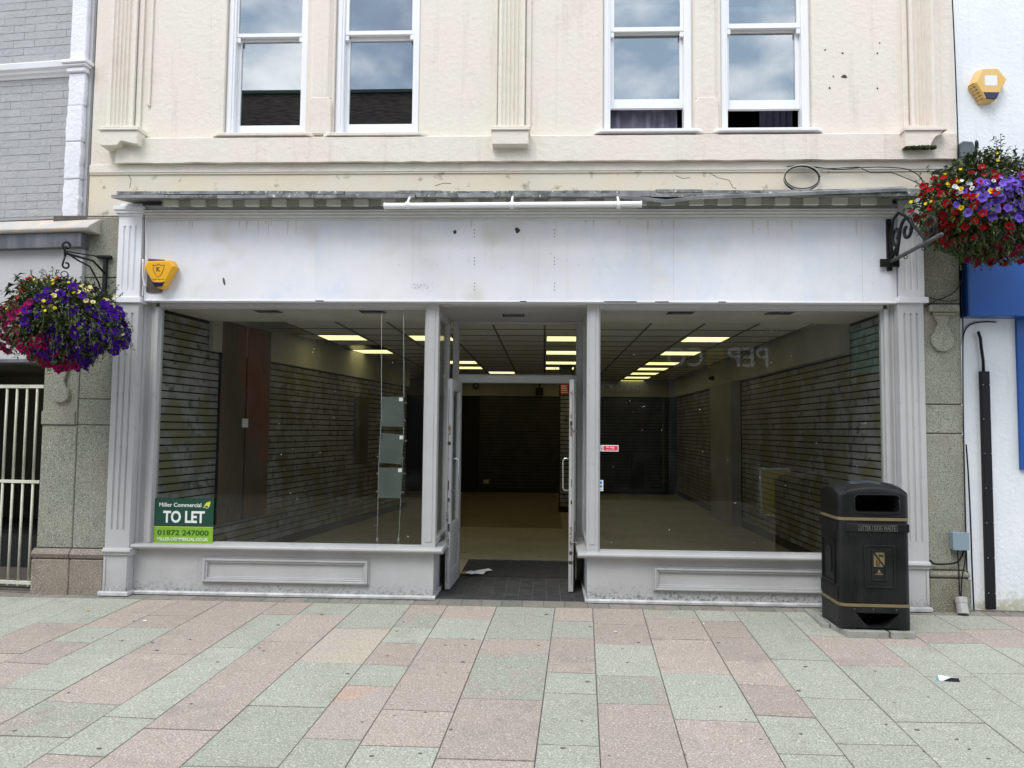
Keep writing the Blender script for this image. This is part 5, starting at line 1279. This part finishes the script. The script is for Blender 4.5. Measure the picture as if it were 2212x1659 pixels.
for dy_ in (.28, .58): obj('eye', MB().tube([(bx2+.014*math.cos(a), y0-dy_, zb_-.022+.014*math.sin(a)) for a in np.linspace(0,2*math.pi,13)], .004, 5), m_iron, t)
# upper right bracket holding the right basket
bx3, bz3 = P(2034, 375, -.07)
t = thing('hanging_basket_bracket', 'dark iron bracket above the right flower basket, fixed by the cream wall corner', 'bracket', (bx3, -.07, bz3-.25))
obj('wall_bar', MB().box(bx3-.014, bx3+.014, -.10, -.051, bz3-.38, bz3), m_iron, t, bevel=.002)
obj('wall_plate', MB().box(bx3-.07, bx3+.07, -.11, -.051, bz3, bz3+.022), m_iron, t, bevel=.003)
hy3 = -.60; 
hx3, hz3 = bx3, bz3+.0
flat(t, [(bx3, -.1, bz3-.005), (bx3, hy3, bz3+.0)], .008, 'arm'); flat(t, [(bx3, -.1, bz3-.33), (bx3, -.22, bz3-.18), (bx3, hy3, bz3-.02)], .009, 'brace')
flat(t, [(bx3, hy3, bz3-.05), (bx3, hy3-.01, bz3+.03)] + yz((bx3+.012, hy3, bz3+.06), spiral(0, .032, .012, 200, -160)), .009, 'scroll')
flat(t, [(bx3, hy3, bz3-.03), (bx3, hy3, bz3-.14)], .007, 'hook')
HBR = (bx3, hy3)
# --- hanging baskets
def flower_mesh(name, r, m, petals=5, cup=.35, mc=None, cr=.22):
    v = [(0,0,-r*cup*.9)]; f = []; n = petals*4
    for ring, (rr, zz) in enumerate(((.30,-.25),(.72,.06),(1.0,.0))):
        for j in range(n):
            a = 2*math.pi*j/n; lob = 1 - (.20*abs(math.sin(petals*a/2+math.pi/2))**3 if ring == 2 else .07*abs(math.sin(petals*a/2+math.pi/2))**3 if ring == 1 else 0)
            v.append((r*rr*lob*math.cos(a), r*rr*lob*math.sin(a), r*(zz + cup*(rr-.6)*.5 + .10*math.sin(j*2.3)*(ring == 2))))
    for j in range(n): f.append((0, 1+j, 1+(j+1)%n))
    for k in range(2):
        for j in range(n): f.append((1+k*n+j, 1+(k+1)*n+j, 1+(k+1)*n+(j+1)%n, 1+k*n+(j+1)%n))
    me = mesh(name, MB().add(v, f), m)
    if mc:
        me.materials.append(mc)
        for i, p in enumerate(me.polygons):
            if i < n: p.material_index = 1
    for p in me.polygons: p.use_smooth = True
    return me
def petal(n, c, c2): 
    return mat(n, c, c2, 18, .8, .3, 60, objvar=.22, spec=.12)
p_mag = petal('magenta_petal', (.30,.004,.085,1), (.20,.003,.055,1)); p_pur = petal('deep_purple_petal', (.030,.002,.15,1), (.05,.004,.21,1))
p_vio = petal('violet_petal', (.17,.10,.50,1), (.11,.055,.38,1)); p_red = petal('red_petal', (.34,.003,.006,1), (.20,.002,.005,1)); p_crim = petal('crimson_petal', (.13,.003,.022,1), (.20,.005,.035,1))
p_yel = petal('yellow_petal', (.75,.58,.02,1), (.60,.45,.02,1)); p_cream = petal('cream_petal', (.75,.68,.30,1), (.68,.55,.25,1)); p_or = petal('orange_petal', (.62,.08,.015,1), (.5,.04,.02,1)); p_wh = petal('white_petal', (.78,.78,.76,1), (.65,.65,.62,1))
c_dark = mat('dark_throat', (.03,.002,.02,1)); 
m_leaf = mat('petunia_leaf', (.055,.085,.025,1), (.10,.125,.05,1), 14, .65, .3, 50, spec=.2); m_leafd = mat('dark_bronze_leaf', (.035,.03,.018,1), (.06,.055,.035,1), 12, .5, .3, 50)
m_stem = mat('green_stem', (.07,.10,.03,1))
FM = {'mag': flower_mesh('petunia', .040, p_mag, mc=c_dark), 'pur': flower_mesh('petunia', .039, p_pur, mc=c_dark), 'vio': flower_mesh('petunia', .036, p_vio), 'red': flower_mesh('petunia', .030, p_red, mc=c_dark),
      'crim': flower_mesh('petunia', .036, p_crim), 'yel': flower_mesh('daisy', .014, p_yel, 5, .1), 'ybig': flower_mesh('petunia', .022, p_yel, 5, .4, mc=p_or), 'cream': flower_mesh('petunia', .022, p_cream), 'or': flower_mesh('begonia', .024, p_or, 5, 1.2), 'wh': flower_mesh('geranium', .018, p_wh)}
FN = {'mag':'petunia', 'pur':'petunia', 'vio':'petunia', 'red':'petunia', 'crim':'petunia', 'yel':'bidens_flower', 'ybig':'petunia', 'cream':'petunia', 'or':'begonia_flower', 'wh':'geranium_flower'}
for k, me in FM.items(): me.name = FN[k]
def leaf(mb, p, d, up, L, W, bend=.3):
    d = d.normalized(); s_ = d.cross(up); s_ = s_.normalized() if s_.length > 1e-4 else Vector((1,0,0)); nrm = s_.cross(d)
    a = p; m1 = p + d*L*.45; b = p + d*L - nrm*L*bend
    mb.add([a, m1 + s_*W*.5 + nrm*W*.18, b, m1 - s_*W*.5 + nrm*W*.18, m1], [(0,1,4), (0,4,3), (1,2,4), (4,2,3)])
def basket(root, C, rad, shape, zoneflower, nleaf, leafm, seed):
    rnd = random.Random(seed); Cv = Vector(C)
    def sample(front=True):
        while True:
            d = Vector((rnd.gauss(0,1), rnd.gauss(0,1), rnd.gauss(0,1))).normalized()
            if front and d.y > .45: continue
            return d
    def surf(d, k=1.0):
        f = shape(d); w_ = 1 + .09*math.sin(d.x*7+seed) * math.cos(d.z*6+d.y*5) + .07*math.sin(d.x*3.3+d.z*4.1+seed*2)
        return Vector((d.x*rad[0]*f, d.y*rad[1]*f, d.z*rad[2]*f)) * k * w_
    # wooden-fibre bowl
    bw_ = MB().lathe([(.02,-.20),(.13,-.17),(.19,-.08),(.21,.0),(.20,.02),(.02,.02)], C, 20); obj('bowl', bw_, m_leafd, root)
    lm = MB(); ld = MB()
    for k in range(nleaf):
        d = sample(False); depth = rnd.random()**.5
        p = surf(d, .35 + .66*depth)
        out = (d + Vector((rnd.gauss(0,.7), rnd.gauss(0,.7), rnd.gauss(0,.7)-.25))).normalized()
        L = rnd.uniform(.028, .058)
        leaf(lm if rnd.random() < .85 else ld, Cv+p, out, Vector((rnd.gauss(0,.4), rnd.gauss(0,.4), 1)), L, L*rnd.uniform(.4,.65), rnd.uniform(0,.5))
    # trailing stems below and around the edge
    st = MB()
    for k in range(150):
        d = sample(); 
        if d.z > .3 and rnd.random() < .5: continue
        p = Cv + surf(d, .92); q_ = p + Vector((d.x*.09, d.y*.06, -.02 if d.z < .3 else .07)) ; r_ = q_ + Vector((d.x*.03, d.y*.02, -rnd.uniform(.02,.11) if d.z < .35 else rnd.uniform(.01,.07)))
        st.tube([p, q_, r_], .0016, 4)
        for u in (p.lerp(q_, .5), q_, q_.lerp(r_, .5), r_):
            for _ in range(3): leaf(lm, u, Vector((rnd.gauss(0,1), rnd.gauss(0,1), rnd.gauss(0,.7))), Vector((0,0,1)), rnd.uniform(.018,.034), rnd.uniform(.010,.018))
    for nm, mb_, m_ in (('foliage', lm, leafm[0]), ('bronze_foliage', ld, leafm[1]), ('trailing_stems', st, m_stem)):
        o = obj(nm, mb_, m_, root); o['kind'] = 'stuff'
    base = MW[root.name].inverted()
    cnt = 0
    for key, n, zone in zoneflower:
        placed = []; ph = [rnd.uniform(0,6) for _ in range(3)]
        tries = 0
        while len(placed) < n and tries < n*400:
            tries += 1
            d = sample()
            if not zone(d, rnd): continue
            if math.sin(d.x*6.1+ph[0])*math.sin(d.z*5.3+ph[1])+math.sin(d.x*3.1-d.z*4+ph[2]) < rnd.uniform(-1.6,.25): continue
            p = Cv + surf(d, rnd.uniform(.93, 1.07))
            if any((p-q_).length < (.042 if key not in ('yel','wh') else .02) for q_ in placed): continue
            placed.append(p)
            fo = link(FN[key], FM[key], root)
            n_ = (d*.8 + Vector((0, -.75, .25)) + Vector((rnd.gauss(0,.28), rnd.gauss(0,.2), rnd.gauss(0,.28)))).normalized()
            qn = n_.to_track_quat('Z', 'Y')
            fo.rotation_mode = 'QUATERNION'; fo.rotation_quaternion = qn
            fo.location = base @ p; s_ = rnd.uniform(.85, 1.15); fo.scale = (s_, s_, s_*rnd.uniform(.7,1.3)); cnt += 1
    return cnt
hy_ = HBL[1]
CL = (Xp(139, 700, hy_), hy_, Zp(139, 690, hy_))
HB = thing('hanging_basket', 'hanging basket of magenta, deep purple and orange flowers on the left granite pier', 'flower basket', (CL[0], CL[1], CL[2]-.3))
z1 = zring
obj('ring', MB().tube([(HBL[0]+.024*math.cos(a), hy_+.01*math.cos(a), z1+.024*math.sin(a)) for a in np.linspace(0, 2*math.pi, 17)], .004, 6), m_iron, HB, smooth=True)
for a in (-150, -30, 90):
    e = (CL[0]+.18*math.cos(math.radians(a)), hy_+.18*math.sin(math.radians(a)), CL[2]+.08)
    s0 = Vector((HBL[0], hy_, z1-.022)); e = Vector(e); n = 14; c_ = MB()
    for k in range(n):
        p, q_ = s0.lerp(e, k/n), s0.lerp(e, (k+.85)/n); off = Vector((.006,0,0)) if k % 2 else Vector((0,.006,0))
        c_.tube([p-off, q_-off], .0022, 4); c_.tube([p+off, q_+off], .0022, 4)
    obj('chain', c_, m_iron, HB)
def shL(d): return 1.0 - .10*max(0, d.z)**2 - .08*max(0, -d.z)*(1 if d.x < -.1 else 0) + .10*max(0, d.x)*max(0,-d.z)
zl = [('mag', 75, lambda d, r: d.x < -.02+r.gauss(0,.12) and d.z < .30), ('pur', 92, lambda d, r: d.x > -.02+r.gauss(0,.16) and d.z < .52), ('mag', 9, lambda d, r: -.2 < d.x < .3 and (d.z < -.55 or d.z > .0) and d.z < .35), ('or', 24, lambda d, r: d.x < -.35 and .0 < d.z < .8), ('pur', 8, lambda d, r: d.x > .0 and d.z > .3),
      ('cream', 26, lambda d, r: d.x > .30 and d.z > .22), ('yel', 22, lambda d, r: abs(d.x) < .65 and .0 < d.z < .85), ('or', 6, lambda d, r: d.x < 0 and d.z > .6)]
basket(HB, CL, (.445, .40, .37), shL, zl, 8500, (m_leaf, m_leafd), 3)
hy_ = HBR[1]
CR = (Xp(2112, 455, hy_), hy_, Zp(2112, 455, hy_))
HB2 = thing('hanging_basket', 'hanging basket of red, yellow and violet flowers at the right end of the canopy', 'flower basket', (CR[0], CR[1], CR[2]-.3))
for a in (-150, -30, 90):
    e = Vector((CR[0]+.18*math.cos(math.radians(a)), hy_+.18*math.sin(math.radians(a)), CR[2]+.08)); s0 = Vector((HBR[0], hy_, bz3-.14)); n = 14; c_ = MB()
    for k in range(n):
        p, q_ = s0.lerp(e, k/n), s0.lerp(e, (k+.85)/n); off = Vector((.006,0,0)) if k % 2 else Vector((0,.006,0)); c_.tube([p-off, q_-off], .0022, 4); c_.tube([p+off, q_+off], .0022, 4)
    obj('chain', c_, m_iron, HB2)
def shR(d): return 1.0 + .12*max(0, d.z)*max(0, 1-abs(d.x)*1.2) + .32*max(0, d.x)*max(0, -d.z) - .12*max(0, -d.x)*max(0, -d.z)
zr_ = [('red', 64, lambda d, r: d.x < -.18+r.gauss(0,.22) and d.z < .62), ('ybig', 13, lambda d, r: d.x < -.1 and -.5 < d.z < .4), ('vio', 130, lambda d, r: d.x > -.12+r.gauss(0,.22) and d.x < .85 and -.42 < d.z < .40 and r.random() < 1.2-abs(d.z+.05)*2), ('crim', 32, lambda d, r: d.x > .05 and d.z < -.52),
       ('yel', 24, lambda d, r: d.z > -.4 and d.z < .85), ('wh', 20, lambda d, r: -.75 < d.x < -.1 and .05 < d.z < .42 and r.random() < .5), ('vio', 9, lambda d, r: d.x > .2 and d.z > .3), ('red', 7, lambda d, r: abs(d.x) < .4 and .35 < d.z < .7)]
basket(HB2, CR, (.43, .40, .385), shR, zr_, 10500, (m_leaf, m_leafd), 5)
def trail(root, C, pts, keys, Y):
    rn_ = random.Random(21); base = MW[root.name].inverted(); st = MB(); lf_ = MB()
    for k, (px, py) in enumerate(pts):
        x, z = P(px, py, Y); e = Vector((x, Y, z)); s0 = Vector((C[0] + (x-C[0])*.62, Y+.08, C[2] + (z-C[2])*.55)); mid = s0.lerp(e, .55) + Vector((0, -.02, .03))
        st.tube([s0, mid, e], .0018, 4)
        for u in (.2, .4, .6, .75, .9, .97):
            q_ = (s0.lerp(mid, u*2) if u < .5 else mid.lerp(e, u*2-1))
            for _ in range(4): leaf(lf_, q_, Vector((rn_.gauss(0,1), rn_.gauss(0,1), rn_.gauss(0,.7))), Vector((0,0,1)), rn_.uniform(.02,.038), rn_.uniform(.012,.020))
        fo = link(FN[keys], FM[keys], root); fo.rotation_mode = 'QUATERNION'; n_ = Vector((rn_.gauss(0,.4), -1, rn_.gauss(-.1,.4))); fo.rotation_quaternion = n_.to_track_quat('Z', 'Y'); fo.location = base @ (e + Vector((0,-.01,0))); fo.scale = (1, 1, rn_.uniform(.7,1.4))
    obj('trailing_stems', st, m_stem, root)['kind'] = 'stuff'; obj('trailing_leaves', lf_, m_leaf, root)['kind'] = 'stuff'
trail(HB, CL, [(12,728),(5,748),(18,758),(40,742),(111,752),(133,756),(116,771),(133,796),(153,789),(165,791),(60,738),(148,770)], 'mag', HBL[1]-.12)
trail(HB, CL, [(262,742),(250,760),(196,778),(188,786),(270,700)], 'pur', HBL[1]-.05)
trail(HB2, CR, [(2088,561),(2111,566),(2144,558),(2164,550),(2176,546),(2194,550),(2187,533),(2205,518),(2071,523),(2154,530),(2130,545)], 'crim', HBR[1]-.05)
# upright leafy shoots on top of the right basket
sp_ = MB(); rn = random.Random(11)
for k in range(26):
    u = Vector((CR[0]+rn.uniform(-.12,.34), CR[1]+rn.uniform(-.25,.1), CR[2]+.33+rn.uniform(-.05,.02))); h = rn.uniform(.05,.16)*(1.25 if abs(u.x-CR[0]-.05) < .1 else .8); tip = u + Vector((rn.uniform(-.05,.05), rn.uniform(-.05,.05), h))
    sp_.tube([u, tip], .002, 4)
    for j in range(14):
        pt = u.lerp(tip, j/13); leaf(sp_, pt, Vector((rn.gauss(0,1), rn.gauss(0,1), .5)), Vector((0,0,1)), rn.uniform(.030,.055), rn.uniform(.016,.026))
o = obj('leafy_shoots', sp_, m_leaf, HB2); o['kind'] = 'stuff'
# long bronze begonia leaves on the left side of the left basket
bl = MB()
for k in range(46):
    a = rn.uniform(0, 1); base_p = Vector((CL[0]-.15-.27*rn.random(), CL[1]-rn.uniform(.0,.3), CL[2]+.02+.33*rn.random()))
    if (base_p.x-CL[0])**2/.22 + (base_p.z-CL[2])**2/.15 > 1.15: continue
    leaf(bl, base_p, Vector((-1+rn.gauss(0,.35), rn.gauss(-.2,.5), rn.uniform(-.35,.45))), Vector((0,0,1)), rn.uniform(.07,.13), rn.uniform(.025,.045), .35)
obj('begonia_leaves', bl, m_leafd, HB)['kind'] = 'stuff'

# --- litter bin
BX, BY = 2.545, -.60
bz0 = .012
LBn = thing('litter_bin', 'black litter bin with gold bands and domed top at the right end of the shopfront', 'litter bin', (BX, BY, bz0), math.radians(-1.5))
W_, D_ = .535, .46
def ring(w_, d_, r_, z, cy=0): return [(x, y+cy, z) for x, y in rrect(w_, d_, r_)]
body = MB().loft([ring(W_, D_, .055, 0), ring(W_, D_, .055, .17)])
bs = obj('base', body, m_bin, LBn, local=True)
cut(bs, MB().prism([(-.15,.125),(.17,.125),(.10,.05),(.05,.022),(-.05,.022),(-.09,.05)], 'y', -D_/2-.05, -.02))
cut(bs, MB().prism([(-.15,-.05),(.16,-.05),(.16,.0125),(-.15,.0125)], 'y', -D_/2-.05, -.1))
obj('gold_band', MB().loft([ring(W_+.004, D_+.004, .057, .171), ring(W_+.004, D_+.004, .057, .193)]), m_gold, LBn, local=True)
bd_ = obj('cabinet', MB().loft([ring(W_-.004, D_-.004, .053, .194), ring(W_-.004, D_-.004, .053, .822)]), m_bin, LBn, local=True)
yf0 = -D_/2 - .001
rib_pts = [(-.195, yf0+.004)]
k = -.192
while k < .225:
    rib_pts += [(k, yf0-.001), (k+.0035, yf0-.004), (k+.007, yf0-.004), (k+.0105, yf0-.001)]; k += .0125
rib_pts += [(.23, yf0+.004)]
dp = obj('door_panel', MB().prism(rib_pts, 'z', .205, .735), m_bin, LBn, local=True)
obj('notice_frame', MB().frame(-.085, .145, .315, .64, .014, yf0-.014, yf0-.0045).box(-.0705, .1305, yf0-.009, yf0-.0045, .3295, .6255), m_bin, LBn, local=True, bevel=.003)
obj('notice_recess', MB().frame(-.032, .078, .37, .60, .012, yf0-.019, yf0-.0095), m_bin, LBn, local=True, bevel=.003)
pl_ = obj('pictogram_plate', MB().box(-.018, .064, yf0-.0135, yf0-.0095, .475, .585), m_gold, LBn, local=True, bevel=.001)
yy = yf0-.0135
obj('slash', MB().prism([(-.018,.585),(-.010,.585),(.064,.483),(.064,.475),(.056,.475),(-.018,.575)], 'y', yy-.0015, yy), m_bin, pl_, local=True)
obj('dog_symbol', MB().prism([(.018,.560),(.024,.572),(.030,.566),(.048,.566),(.056,.574),(.054,.560),(.052,.545),(.048,.545),(.047,.556),(.033,.556),(.030,.545),(.026,.545),(.025,.558)], 'y', yy-.0015, yy), m_bin, pl_, local=True)
obj('person_symbol', MB().box(.0, .006, yy-.0015, yy, .478, .530).box(.010, .016, yy-.0015, yy, .478, .522).box(.020, .026, yy-.0015, yy, .478, .512), m_brown, pl_, local=True)
obj('crest', MB().prism([(.012,.43),(.034,.43),(.030,.445),(.023,.457),(.016,.445)], 'y', yf0-.011, yf0-.009).box(-.004, .05, yf0-.011, yf0-.009, .417, .424), m_gold, LBn, local=True)
obj('name_bar', MB().box(-.215, .255, yf0-.010, yf0+.004, .737, .80), m_bin, LBn, local=True, bevel=.004)
obj('lettering', text_mb('LITTER / DOG WASTE', -.115, .150, .752, .785, yf0-.010, .003, bold=.01), m_binlet, LBn, local=True)
obj('letter_border', MB().frame(-.128, .163, .745, .792, .0025, yf0-.0125, yf0-.010), m_binlet, LBn, local=True)
obj('gold_band', MB().loft([ring(W_+.004, D_+.004, .057, .823), ring(W_+.004, D_+.004, .057, .845)]), m_gold, LBn, local=True)
def dring(s_, z, arch):
    out = []
    for x, y in rrect(W_*s_, D_*s_, .055*s_):
        u = min(abs(x)/(W_*s_/2), abs(y)/(D_*s_/2)); out.append((x, y, z + arch*(1-u*u)))
    return out
def sring(s_, z, arch):
    out = []
    for x, y in rrect(W_*s_, D_*s_, .055*s_, 5):
        out.append((x, y, z))
    return out
def rr2(w_, d_, r_, m=8, k=5):   # rounded rect with extra points along the straight sides
    p = rrect(w_, d_, r_, k); out = []
    for i in range(len(p)):
        a, b = p[i], p[(i+1) % len(p)]; out.append(a)
        if math.hypot(b[0]-a[0], b[1]-a[1]) > .1:
            for q_ in range(1, m): out.append((a[0]+(b[0]-a[0])*q_/m, a[1]+(b[1]-a[1])*q_/m))
    return out
def hr(s_, z, arch):
    o_ = []
    for x0_, y0_ in rr2(W_, D_, .055):
        x, y = x0_*s_, y0_*s_; u, v_ = abs(x)/(W_*s_/2), abs(y)/(D_*s_/2); q_ = min(u, v_)/max(u, v_)
        o_.append((x, y, z + arch*(1-q_*q_)))
    return o_
hood = obj('hood', MB().loft([hr(1,.846,0), hr(1,1.01,.035), hr(.985,1.02,.045), hr(.94,1.032,.046), hr(.8,1.055,.04), hr(.6,1.075,.03), hr(.3,1.09,.012), hr(.05,1.096,0)]), m_bin, LBn, local=True)
apx = [(x+.02, z+.952) for x, z in rrect(.325, .130, .03)]
cut(hood, MB().prism(apx, 'y', -D_/2-.08, .12))
for p in hood.data.polygons: p.use_smooth = False
lip = [(x+.02, z+.952) for x, z in rrect(.335, .140, .034)]
obj('aperture_lip', MB().tube([(x, -D_/2-.002, z) for x, z in lip + lip[:1]], .0045, 6), m_bin, LBn, local=True, smooth=True)
obj('aperture_sill', MB().prism([(-.145,.888),(.185,.888),(.185,.880),(.02,.864),(-.145,.880)], 'y', -D_/2-.006, -D_/2), m_bin, LBn, local=True, bevel=.002)
obj('top_disc', MB().lathe([(.13,.0),(.135,.008),(.12,.018),(.07,.030),(.01,.034)], (0.0, 0, 1.085), 28), m_bing, LBn, local=True)
xl0 = -W_/2 - .001
obj('side_panel', MB().frame(-.14, .14, .32, .66, .014, 0, .010).xf(Matrix.Translation((xl0, 0, 0)) @ Matrix.Rotation(math.radians(-90), 4, 'Z') @ Matrix.Scale(-1, 4, (0,1,0))), m_bin, LBn, local=True)
obj('side_notice', MB().box(xl0-.006, xl0, -.06, .06, .40, .60), m_bindark, LBn, local=True)
obj('side_name_bar', MB().box(xl0-.008, xl0, -.19, .19, .737, .80), m_bin, LBn, local=True, bevel=.003)
rp_ = [(-.20, 0)]; k = -.19
rs_ = MB()
while k < .19: rs_.box(xl0-.003, xl0, k, k+.007, .21, .31); k += .0125
obj('side_ribbing', rs_, m_bin, LBn, local=True)
obj('maker_badge', MB().prism([(x+.06, z+.135) for x, z in arc(0,0,.022,0,345,18)] if False else [(.06+.024*math.cos(a), .137+.012*math.sin(a)) for a in np.linspace(0, 5.9, 18)], 'y', -D_/2-.003, -D_/2), m_bindark, LBn, local=True)
for x in (-.16, -.02, .15): obj('rivet', MB().box(x-.004, x+.004, -D_/2-.002, -D_/2, .150, .158), m_binlet, LBn, local=True)
for nm, pts, lab in (('a', [(1813,1345),(1918,1357)], 0),): pass
# slabs under the bin
def gslab(c, lab, h=.05):
    ptsw = [G(*p) for p in c]
    def zz(y, e): return SL*y + e
    mb = MB(); n = len(ptsw)
    top = [(x, y, .008 if False else zz(-.72, h)) for x, y in ptsw]; bot = [(x, y, zz(y, .0)) for x, y in ptsw]
    mb.add(bot + top, [tuple(range(n))[::-1], tuple(range(n, 2*n))] + [(i, (i+1)%n, n+(i+1)%n, n+i) for i in range(n)])
    solo('concrete_slab', mb, m_kerb, lab, 'slab', group='slabs under the litter bin', bevel=.004)
def wslab(pts, lab):
    n = len(pts); top = [(x, y, bz0-.003) for x, y in pts]; bot = [(x, y, SL*y-.004) for x, y in pts]
    solo('concrete_slab', MB().add(bot+top, [tuple(range(n))[::-1], tuple(range(n, 2*n))] + [(i, (i+1)%n, n+(i+1)%n, n+i) for i in range(n)]), m_kerb, lab, 'slab', group='slabs under the litter bin', bevel=.004)
Xf = lambda px: Xp(px, 1350, -.86)
wslab([(2.26,-.66),(Xf(1813)+.06,-.87),(Xf(1918.5),-.87),(Xf(1918.5),-.30),(2.30,-.30)], 'pale concrete slab under the front left corner of the bin')
wslab([(Xf(1924),-.87),(Xf(1974)+.01,-.87),(Xf(1974)+.01,-.35),(Xf(1924),-.35)], 'mossy concrete slab under the front right corner of the bin')
wslab([(2.20,-.63),(2.252,-.655),(2.292,-.30),(2.292,-.16),(2.22,-.16)], 'slab under the back left corner of the bin, nearest the skirting')
# --- papers, litter
t = thing('letters', 'torn white letters and a brown envelope on the mat behind the left door', 'letters', (-.72, 1.2, .012))
for k, (x, y, a, w__, h__, m_) in enumerate(((-.80,1.16,.5,.15,.09,m_kraft),(-.70,1.12,-.2,.20,.10,m_paper),(-.62,1.22,.7,.18,.08,m_paper),(-.73,1.06,1.1,.12,.09,m_paper))):
    mb = MB().add([(-w__/2,-h__/2,0),(w__/2,-h__/2,.002),(w__/2,h__/2,.010),(-w__/2,h__/2,.003),(0,0,.014)], [(0,1,4),(1,2,4),(2,3,4),(3,0,4)]).xf(Matrix.Translation((x,y,.016+.006*k)) @ Matrix.Rotation(a,4,'Z'))
    obj('envelope' if m_ is m_kraft else 'letter', mb, m_, t)
gx_, gy_ = G(2048, 1470)
t = thing('litter', 'crumpled white and blue wrapper lying on the paving at the right', 'wrapper', (gx_, gy_, gz(gy_)))
Mt = Matrix.Translation((gx_, gy_, gz(gy_)+.002)) @ Matrix.Rotation(-.1, 4, 'Z') @ Matrix.Scale(.8, 4)
obj('wrapper', MB().add([(-.085,-.02,.0),(.07,-.022,.0),(.075,.03,.012),(-.06,.032,.03),(-.02,.0,.030),(.05,.0,.008)], [(0,1,5,4),(1,2,5),(2,3,4,5),(3,0,4)]).xf(Mt), m_paper, t)
obj('dark_print', MB().add([(-.05,-.028,.0),(.08,-.026,.0),(.082,.005,.018),(.02,-.006,.024)], [(0,1,2,3)]).xf(Mt), m_cable, t)
obj('blue_corner', MB().add([(-.09,-.024,.0),(-.076,-.024,.0),(-.074,.006,.026),(-.085,.006,.026)], [(0,1,2,3)]).xf(Mt), m_stblue, t)
def bit(px, py, m_, lab, cat, r=.02, name='leaf_litter'):
    x, y = G(px, py); z = gz(y)
    pts = [(x + r*random.uniform(.5,1.2)*math.cos(a), y + r*.8*random.uniform(.5,1.2)*math.sin(a)) for a in np.linspace(0, 5.4, 7)]
    n = len(pts); solo(name, MB().add([(a, b, SL*b+.003+random.uniform(0,.006)) for a, b in pts] + [(x, y, z+.009)], [(i, (i+1)%n, n) for i in range(n)]), m_, lab, cat)
bit(190, 1320, p_yel, 'yellow petal on the paving in front of the left pier', 'petal', .02, 'petal')
bit(314, 1342, m_paper, 'small white scrap on the paving below the left window', 'scrap', .022, 'paper_scrap')
bit(696, 1329, p_red, 'bright red petal on the paving below the left window', 'petal', .016, 'petal')
bit(378, 1283, p_yel, 'yellow petal on the white skirting ledge under the left window', 'petal', .018, 'petal')
bit(1330, 1366, m_paper, 'pale scrap on the paving right of the doorway', 'scrap', .016, 'paper_scrap')
bit(1520, 1348, m_paper, 'tiny pale scrap close to the edge setts below the right window', 'scrap', .010, 'paper_scrap')
gum = mat('dark_gum', (.13,.12,.11,1))
for k, (px, py) in enumerate(((1021,1381),(640,1412),(1004,1394),(1163,1394),(1275,1354),(1740,1440),(1890,1450),(1380,1388),(600,1350),(560,1400),(872,1344),(1180,1327),(1445,1362),(1345,1402),(200,1378),(470,1430),(1000,1430),(1012,1453)) + tuple((random.uniform(20,2190), random.uniform(1335,1640)) for _ in range(45))):
    x, y = G(px, py); r = random.uniform(.006,.015)
    obj('gum_spot', MB().prism([(x+r*math.cos(a)*random.uniform(.8,1.2), y+r*math.sin(a)*.7) for a in np.linspace(0,5.4,8)], 'z', SL*y-.006, SL*y+.0028), gum, pavement)
# --- holes, scars and staples on the fascia
t0 = B
def scar(px, py, r, m_=None, Y=FY):
    x, z = P(px, py, Y)
    obj('scar', MB().prism([(x+r*random.uniform(.5,1.3)*math.cos(a), z+r*random.uniform(.5,1.2)*math.sin(a)) for a in np.linspace(0, 5.6, 8)], 'y', Y-.0016, Y), m_ or m_crack, B)
scar(983, 501, .022); scar(1117, 498, .026); x_, z_ = P(484, 608, FY); obj('scar', MB().prism([(x_+.011*math.cos(a)-.008*math.sin(a), z_+.036*math.sin(a)) for a in np.linspace(0, 5.9, 14)], 'y', FY-.0016, FY), m_ply, B); scar(763, 455, .015, Y=-.15)
for px, py in ((862,572),(917,563),(944,572),(970,556),(1012,563),(1060,540),(1083,577),(1140,570),(1170,577),(1250,572),(1310,575),(1205,560),(1226,563),(1280,560),(596,493),(720,495),(1265,497),(1464,497),(1640,495),(1858,597),(1885,612),(1190,548),(1000,536),(1330,548)):
    scar(px, py, random.uniform(.003,.0055), m_stain2)
sm = MB()
for k in range(70):
    x, z = P(906+random.gauss(0,14), 618+random.gauss(0,3.2), FY); q_ = random.uniform(.0015,.004); sm.box(x-q_, x+q_*1.6, FY-.0008, FY, z-q_*.6, z+q_*.6)
obj('smudge', sm, m_stain2, B)['kind'] = 'stuff'
for px in (1025, 1198):
    for py in (505, 565, 620):
        x, z = P(px, py, FY)
        for dz in (-.03, 0, .03): obj('staple', MB().box(x-.004, x+.004, FY-.002, FY, z+dz, z+dz+.008), m_crack, B)
for px, py, w__ in ((1340,651,70),(1430,652,30),(690,651,18),(1130,651,14),(1560,652,16)):
    a, b = Xp(px-w__/2, py, FY-.014), Xp(px+w__/2, py, FY-.014); obj('paint_chip', MB().box(a, b, FY-.0155, FY-.0142, zfb-.014, zfb-.004), m_crack, B)
